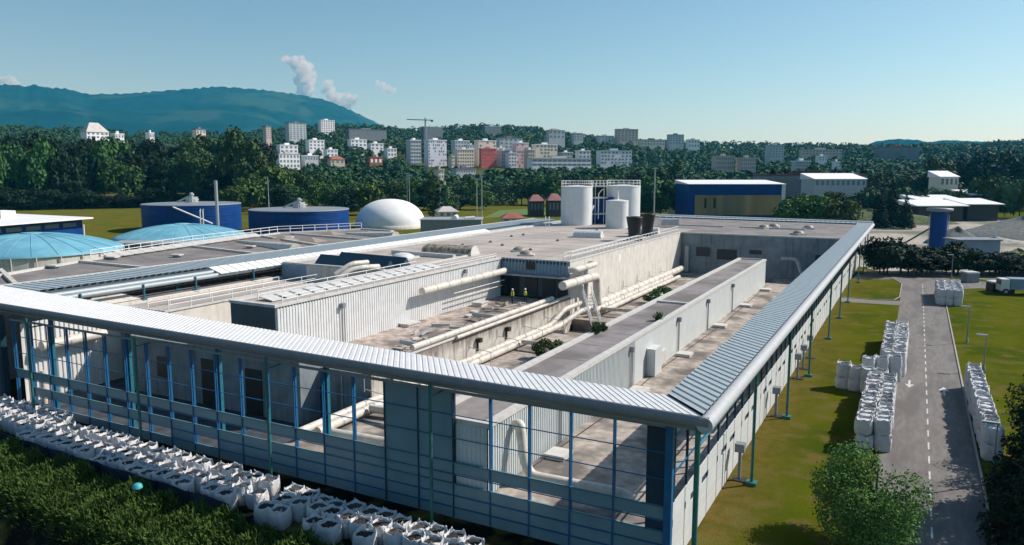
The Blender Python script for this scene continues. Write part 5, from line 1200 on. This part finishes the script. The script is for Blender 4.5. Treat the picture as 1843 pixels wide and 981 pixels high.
mast('thin dark mast standing between the two blue tanks', 481, 0, 318, 250, .16, False)
mast('tall green grey antenna mast right of the silos', 1179, 0, 303, 255, .3)
# tents in a row behind the silos
for k in range(9):
    p = PZ(1160+k*11.5, 375-k*3.6, 0); t = thing('white_tent', 'tiny white pointed tent in the slanting row behind the silos', 'tent', p, A, 'row of white tents')
    mb = MB(); mb.add([(-1.5,-1.5,1.8),(1.5,-1.5,1.8),(1.5,1.5,1.8),(-1.5,1.5,1.8),(0,0,4.2)], [(0,1,4),(1,2,4),(2,3,4),(3,0,4)]); mb.build('canopy', 'dome_white', t)
    mb = MB()
    for x in (-1.4,1.4):
        for y in (-1.4,1.4): mb.beam((x,y,0),(x,y,1.8),.12)
    mb.build('poles', 'rail_white', t)
c = PZ(1212, 386, 0); t = thing('site_cabin', 'small white site cabin next to the blue banded hall', 'cabin', c, .4); mb = MB(); mb.box(-2.5,2.5,-1.5,1.5,0,3.2); mb.build('wall', 'facade_white', t); mb = MB(); mb.box(-2.7,2.7,-1.7,1.7,3.2,3.5); mb.build('roof', 'dome_white', t)
# sports pitch and field track
mat('pitch', (.09,.16,.03), .95, .15, .4); sheet([tuple(PZ(*q,.02).xy) for q in ((870,392),(1012,385),(1012,374),(900,378))], .02, 'sports_field', 'pitch')
sheet([tuple(PZ(*q,.02).xy) for q in ((-100,369),(265,365),(500,361),(500,363.5),(265,367.3),(-100,371))], .03, 'field_path', 'heap_pale')
# ---- far woods on the town hill: one uncountable mass
rng = np.random.default_rng(12); Vs = []; cnt = 0
P_ = []
while len(P_) < 9000:
    px = rng.uniform(-80, 1930); D = 470*(1500/470)**rng.uniform(0,1)
    if px < 480 and D < 620: continue
    p = PD(px, 304, D); z = ground(p.x, p.y); hgt = rng.uniform(8,14)*(1.15 if D > 1000 else 1.)
    pyt = 304-(z+hgt-20)/D*1370
    wpx = 4/D*1370
    bad = False
    for (a, b, tp, bs, DD) in HID:
        if D < DD+16 and px > a-wpx*.7 and px < b+wpx*.7 and pyt < bs-3: 
            if D > DD-40 or pyt < bs-3: bad = True; break
    if bad: continue
    P_.append((p.x, p.y, z, hgt, D))
P_ = np.array(P_); m_ = 34
n = len(P_)*m_; idx = np.repeat(np.arange(len(P_)), m_)
d = rng.normal(size=(n,3)); d /= np.linalg.norm(d,axis=1)[:,None]; d[:,2] = np.abs(d[:,2])*1.0-.15
hg = P_[idx,3]; wv = hg*rng.uniform(.30,.42,len(P_))[idx]
c = P_[idx,:3]+np.stack([d[:,0]*wv, d[:,1]*wv, hg*.42+d[:,2]*hg*.55],1)
nrm = d+rng.normal(size=(n,3))*.45; nrm[:,2] += .3; nrm /= np.linalg.norm(nrm,axis=1)[:,None]
t_ = np.cross(nrm, rng.normal(size=(n,3))); t_ /= np.linalg.norm(t_,axis=1)[:,None]; u = np.cross(nrm,t_); s = (rng.uniform(1.6,3.4,n))[:,None]
V = np.stack([c-t_*s*.6, c+u*s*.5, c+t_*s*.6, c-u*s*.5],1).reshape(-1,3)
tag(np_mesh('hillside_woods', V, np.arange(4*n).reshape(-1,4), 'leaf_far'), 'dark green woods covering the hillsides around the town', 'woods', kind='stuff')
# ================================================================= mountains
def mountain(name, prof, D0, D1, m, label):
    pxs = np.linspace(prof[0][0], prof[-1][0], 260); ns = 34; V = []; rr = np.random.default_rng(4)
    for i, px in enumerate(pxs):
        top = lerp_tab(prof, px); zt = PD(px, top, D1).z
        for j in range(ns):
            f = j/(ns-1); D = D0+(D1-D0)*f; p = PD(px, 304, D)
            X_, Y_ = p.x/1000, p.y/1000
            rid = math.sin(1.9*X_+1.3*Y_)*.4+math.sin(-2.7*X_+3.9*Y_+1.2*math.sin(1.7*X_))*.3+math.sin(6.1*X_+2.2*Y_+2)*.16+math.sin(-5.3*X_+9.7*Y_)*.12+math.sin(13*X_-7*Y_)*.06
            z = -60+(zt+60)*f**1.15*(1+.22*rid*math.sin(math.pi*f))+(6*math.sin(px*.31+5*f+2*math.sin(px*.05))+4*math.sin(px*.77+1+9*f))*f**8*(zt/900)
            V.append((p.x, p.y, z))
    for i in range(len(pxs)): V.append((V[i*ns+ns-1][0]*1.25, V[i*ns+ns-1][1]*1.25, -60))
    Fc = [(i*ns+j,(i+1)*ns+j,(i+1)*ns+j+1,i*ns+j+1) for i in range(len(pxs)-1) for j in range(ns-1)]
    o0 = len(pxs)*ns; Fc += [(i*ns+ns-1,(i+1)*ns+ns-1,o0+i+1,o0+i) for i in range(len(pxs)-1)]
    tag(np_mesh(name, np.array(V), np.array(Fc), m, smooth=True), kind='structure')
mat('mountain_wood', (.008,.026,.02), 1., .6, .006, col2=(.03,.055,.035), c2scale=.0022, c2amt=(.52,.60), spec=0., detail=10.)
mountain('mountain', [(-500,190),(-100,165),(0,153),(35,153),(60,156),(75,153),(95,158),(130,160),(168,170),(235,169),(300,164),(350,160),(400,156),(430,158),(480,162),(540,170),(590,180),(620,192),(650,206),(690,226),(730,246),(800,275)], 4200, 7600, 'mountain_wood', '')
mountain('hills', [(1380,300),(1440,270),(1500,262),(1555,262),(1575,254),(1610,250),(1650,252),(1665,256),(1700,252),(1740,254),(1800,256),(1860,252),(2000,256),(2300,262)], 2600, 4200, 'mountain_wood', '')
# pale scree and pasture patches on the mountain, hamlets
mat('scree', (.45,.42,.38), .9, .1, .01)
# clouds: far beyond the mountains, outside the haze
m = bpy.data.materials.new('cloud'); m.use_nodes = True; M['cloud'] = m; m.node_tree.nodes.clear()
o_ = m.node_tree.nodes.new('ShaderNodeOutputMaterial'); v_ = m.node_tree.nodes.new('ShaderNodeVolumePrincipled'); v_.inputs['Color'].default_value = (1,.97,.97,1); v_.inputs['Density'].default_value = .006
m.node_tree.links.new(v_.outputs[0], o_.inputs['Volume'])
def cloud(label, blobs, D, seed):
    r2 = np.random.default_rng(seed); Vs = []; Fs = []; off = 0
    n1, n2 = 14, 20
    for px, py, rp in blobs:
        for q in range(10):
            a = r2.uniform(0, 6.28); f = 0 if q == 0 else r2.uniform(.7,1.15)
            c = PD(px+math.cos(a)*rp*f, py+math.sin(a)*rp*f, D+r2.uniform(-200,200)); r = rp*1.55*D/1370*(.8 if q == 0 else r2.uniform(.25,.5)); th = np.linspace(.02, math.pi-.02, n1); ph = np.linspace(0, 2*math.pi, n2, endpoint=False)
            T, Pp = np.meshgrid(th, ph, indexing='ij'); k = 1+.14*np.sin(5*T+q)*np.sin(4*Pp+seed)+.05*np.sin(9*T)*np.sin(11*Pp+q)
            X = np.stack([np.sin(T)*np.cos(Pp)*k*r+c.x, np.sin(T)*np.sin(Pp)*k*r+c.y, np.cos(T)*k*r*.9+c.z], -1).reshape(-1,3); Vs.append(X)
            for i in range(n1-1):
                for j in range(n2): Fs.append((off+i*n2+j, off+(i+1)*n2+j, off+(i+1)*n2+(j+1)%n2, off+i*n2+(j+1)%n2))
            off += n1*n2
    tag(np_mesh('cloud', np.concatenate(Vs), np.array(Fs), 'cloud', smooth=True), label, 'cloud')
cloud('tall pinkish white cumulus rising from the mountain ridge', [(515,108,6),(528,112,8),(540,110,8),(545,122,12),(551,136,14),(550,150,12),(548,162,11),(546,175,12)], 15000, 1)
cloud('lower ragged cumulus at the mountain shoulder', [(590,152,7),(591,165,8),(600,176,10),(614,182,11),(630,180,9),(640,176,5),(620,192,9)], 15000, 2)
cloud('thin small cloud floating right of the cumulus', [(680,150,4),(688,154,5),(698,160,6),(708,162,4)], 15000, 3)
cloud('small cloud at the far left ridge', [(4,146,6),(18,145,7),(28,150,5)], 15000, 4)
# ================================================================= people
mat('hi_vis', (.45,.62,.05), .7, .1, 5.); mat('cloth_dark', (.02,.025,.04), .8, .2, 5.); mat('skin', (.45,.28,.2), .6, .05, 5.); mat('hard_hat', (.7,.72,.72), .4, .05, 3.)
def person(label, x, y, z, rz, arm):
    t = thing('person', label, 'person', (x,y,z), rz)
    J = [(0,0,.95),(0,0,1.2),(0,0,1.42),(0,0,1.52),(0,.01,1.66),(.1,0,.9),(.12,.03,.5),(.13,0,.08),(.13,.12,.04),(-.1,0,.9),(-.12,.05,.5),(-.13,-.02,.08),(-.13,.1,.04),
         (.19,0,1.40),(.27,.02,1.13),(.25,.2+arm*.1,.98),(.24,.28+arm*.1,.96),(-.19,0,1.40),(-.27,0,1.13),(-.25,.12,.92),(-.24,.18,.86)]
    E_ = [(0,1),(1,2),(2,3),(3,4),(0,5),(5,6),(6,7),(7,8),(0,9),(9,10),(10,11),(11,12),(2,13),(13,14),(14,15),(15,16),(2,17),(17,18),(18,19),(19,20)]
    rad = [.15,.14,.13,.06,.10,.10,.07,.05,.04,.10,.07,.05,.04,.07,.05,.035,.03,.07,.05,.035,.03]
    me = bpy.data.meshes.new('body'); me.from_pydata(J, E_, []); me.update(); o = bpy.data.objects.new('body', me); C.objects.link(o); o.parent = t
    me.materials.append(M['cloth_dark']); mo = o.modifiers.new('Skin', 'SKIN'); sv = me.skin_vertices[0].data if me.skin_vertices else None
    if sv is None:
        bpy.context.view_layer.objects.active = o; sv = me.skin_vertices[0].data
    for i, r in enumerate(rad): sv[i].radius = (r, r*.85)
    sv[0].use_root = True; s = o.modifiers.new('Subdivision', 'SUBSURF'); s.levels = 1; s.render_levels = 1
    mb = MB(); mb.lathe((0,0,0), [(.17,.95),(.19,1.1),(.195,1.3),(.17,1.43),(.09,1.48)], 14); mb.build('vest', 'hi_vis', t)
    mb = MB(); mb.lathe((0,.01,1.60), [(.098,-.06),(.105,.02),(.08,.10),(.01,.13)], 14); mb.build('face', 'skin', t)
    mb = MB(); mb.lathe((0,.01,1.68), [(.15,0),(.125,.01),(.12,.07),(.07,.13),(.01,.145)], 14); mb.build('helmet', 'hard_hat', t)
person('person in yellow vest and white helmet facing the pipes, standing at left', -41.9, 78.6, 4.0, 2.4, 1)
person('person in dark clothes, vest and white helmet, standing at right', -40.7, 79.6, 4.0, 3.6, 0)
# ================================================================= haze, light, camera
hm = bpy.data.materials.new('haze'); hm.use_nodes = True; nt = hm.node_tree; nt.nodes.clear()
out = nt.nodes.new('ShaderNodeOutputMaterial'); pv = nt.nodes.new('ShaderNodeVolumePrincipled')
pv.inputs['Color'].default_value = (.05,.50,.85,1); pv.inputs['Absorption Color'].default_value = (1,1,1,1); pv.inputs['Density'].default_value = 7.5e-5; pv.inputs['Anisotropy'].default_value = .25
nt.links.new(pv.outputs[0], out.inputs['Volume'])
mb = MB(); mb.box(-11500, 11500, -11500, 11500, -62, 1010); hz = mb.build('haze', hm); tag(hz, kind='stuff')
SUN_EL, SUN_AZ = 40., 46.      # azimuth from +Y towards +X
w = bpy.data.worlds.new('World'); sc.world = w; w.use_nodes = True; nt = w.node_tree; bg = nt.nodes['Background']
sky = nt.nodes.new('ShaderNodeTexSky'); sky.sky_type = 'NISHITA'; sky.sun_disc = False; sky.sun_elevation = R(SUN_EL); sky.sun_rotation = R(SUN_AZ)
sky.altitude = 300; sky.air_density = 1.0; sky.dust_density = .8; sky.ozone_density = 2.5
tm = nt.nodes.new('ShaderNodeMix'); tm.data_type = 'RGBA'; tm.blend_type = 'MULTIPLY'; tm.inputs[0].default_value = 1; tm.inputs[7].default_value = (.88,.96,.95,1)
nt.links.new(sky.outputs[0], tm.inputs[6]); nt.links.new(tm.outputs[2], bg.inputs[0]); bg.inputs[1].default_value = .095
sl = bpy.data.lights.new('sun', 'SUN'); sl.energy = 4.5; sl.angle = R(.5); sl.color = (1,.965,.92); so = bpy.data.objects.new('sun', sl); C.objects.link(so)
dirv = Vector((math.sin(R(SUN_AZ))*math.cos(R(SUN_EL)), math.cos(R(SUN_AZ))*math.cos(R(SUN_EL)), math.sin(R(SUN_EL))))
so.rotation_euler = dirv.to_track_quat('Z', 'Y').to_euler()
cam = bpy.data.cameras.new('camera'); co = bpy.data.objects.new('camera', cam); C.objects.link(co); sc.camera = co
co.location = (0,0,H); co.rotation_euler = (R(90)-P, 0, A); cam.sensor_width = 36.; cam.lens = 36.*F/1843.; cam.clip_end = 60000; cam.clip_start = .5
vs = sc.view_settings; vs.view_transform = 'Standard'; vs.look = 'None'; vs.gamma = 1; vs.exposure = .30; vs.use_curve_mapping = False
sc.render.engine = 'CYCLES'; sc.cycles.use_denoising = True; sc.cycles.volume_bounces = 1; sc.cycles.max_bounces = 5; sc.cycles.diffuse_bounces = 3; sc.cycles.glossy_bounces = 2; sc.cycles.transparent_max_bounces = 4; sc.cycles.sample_clamp_indirect = 4
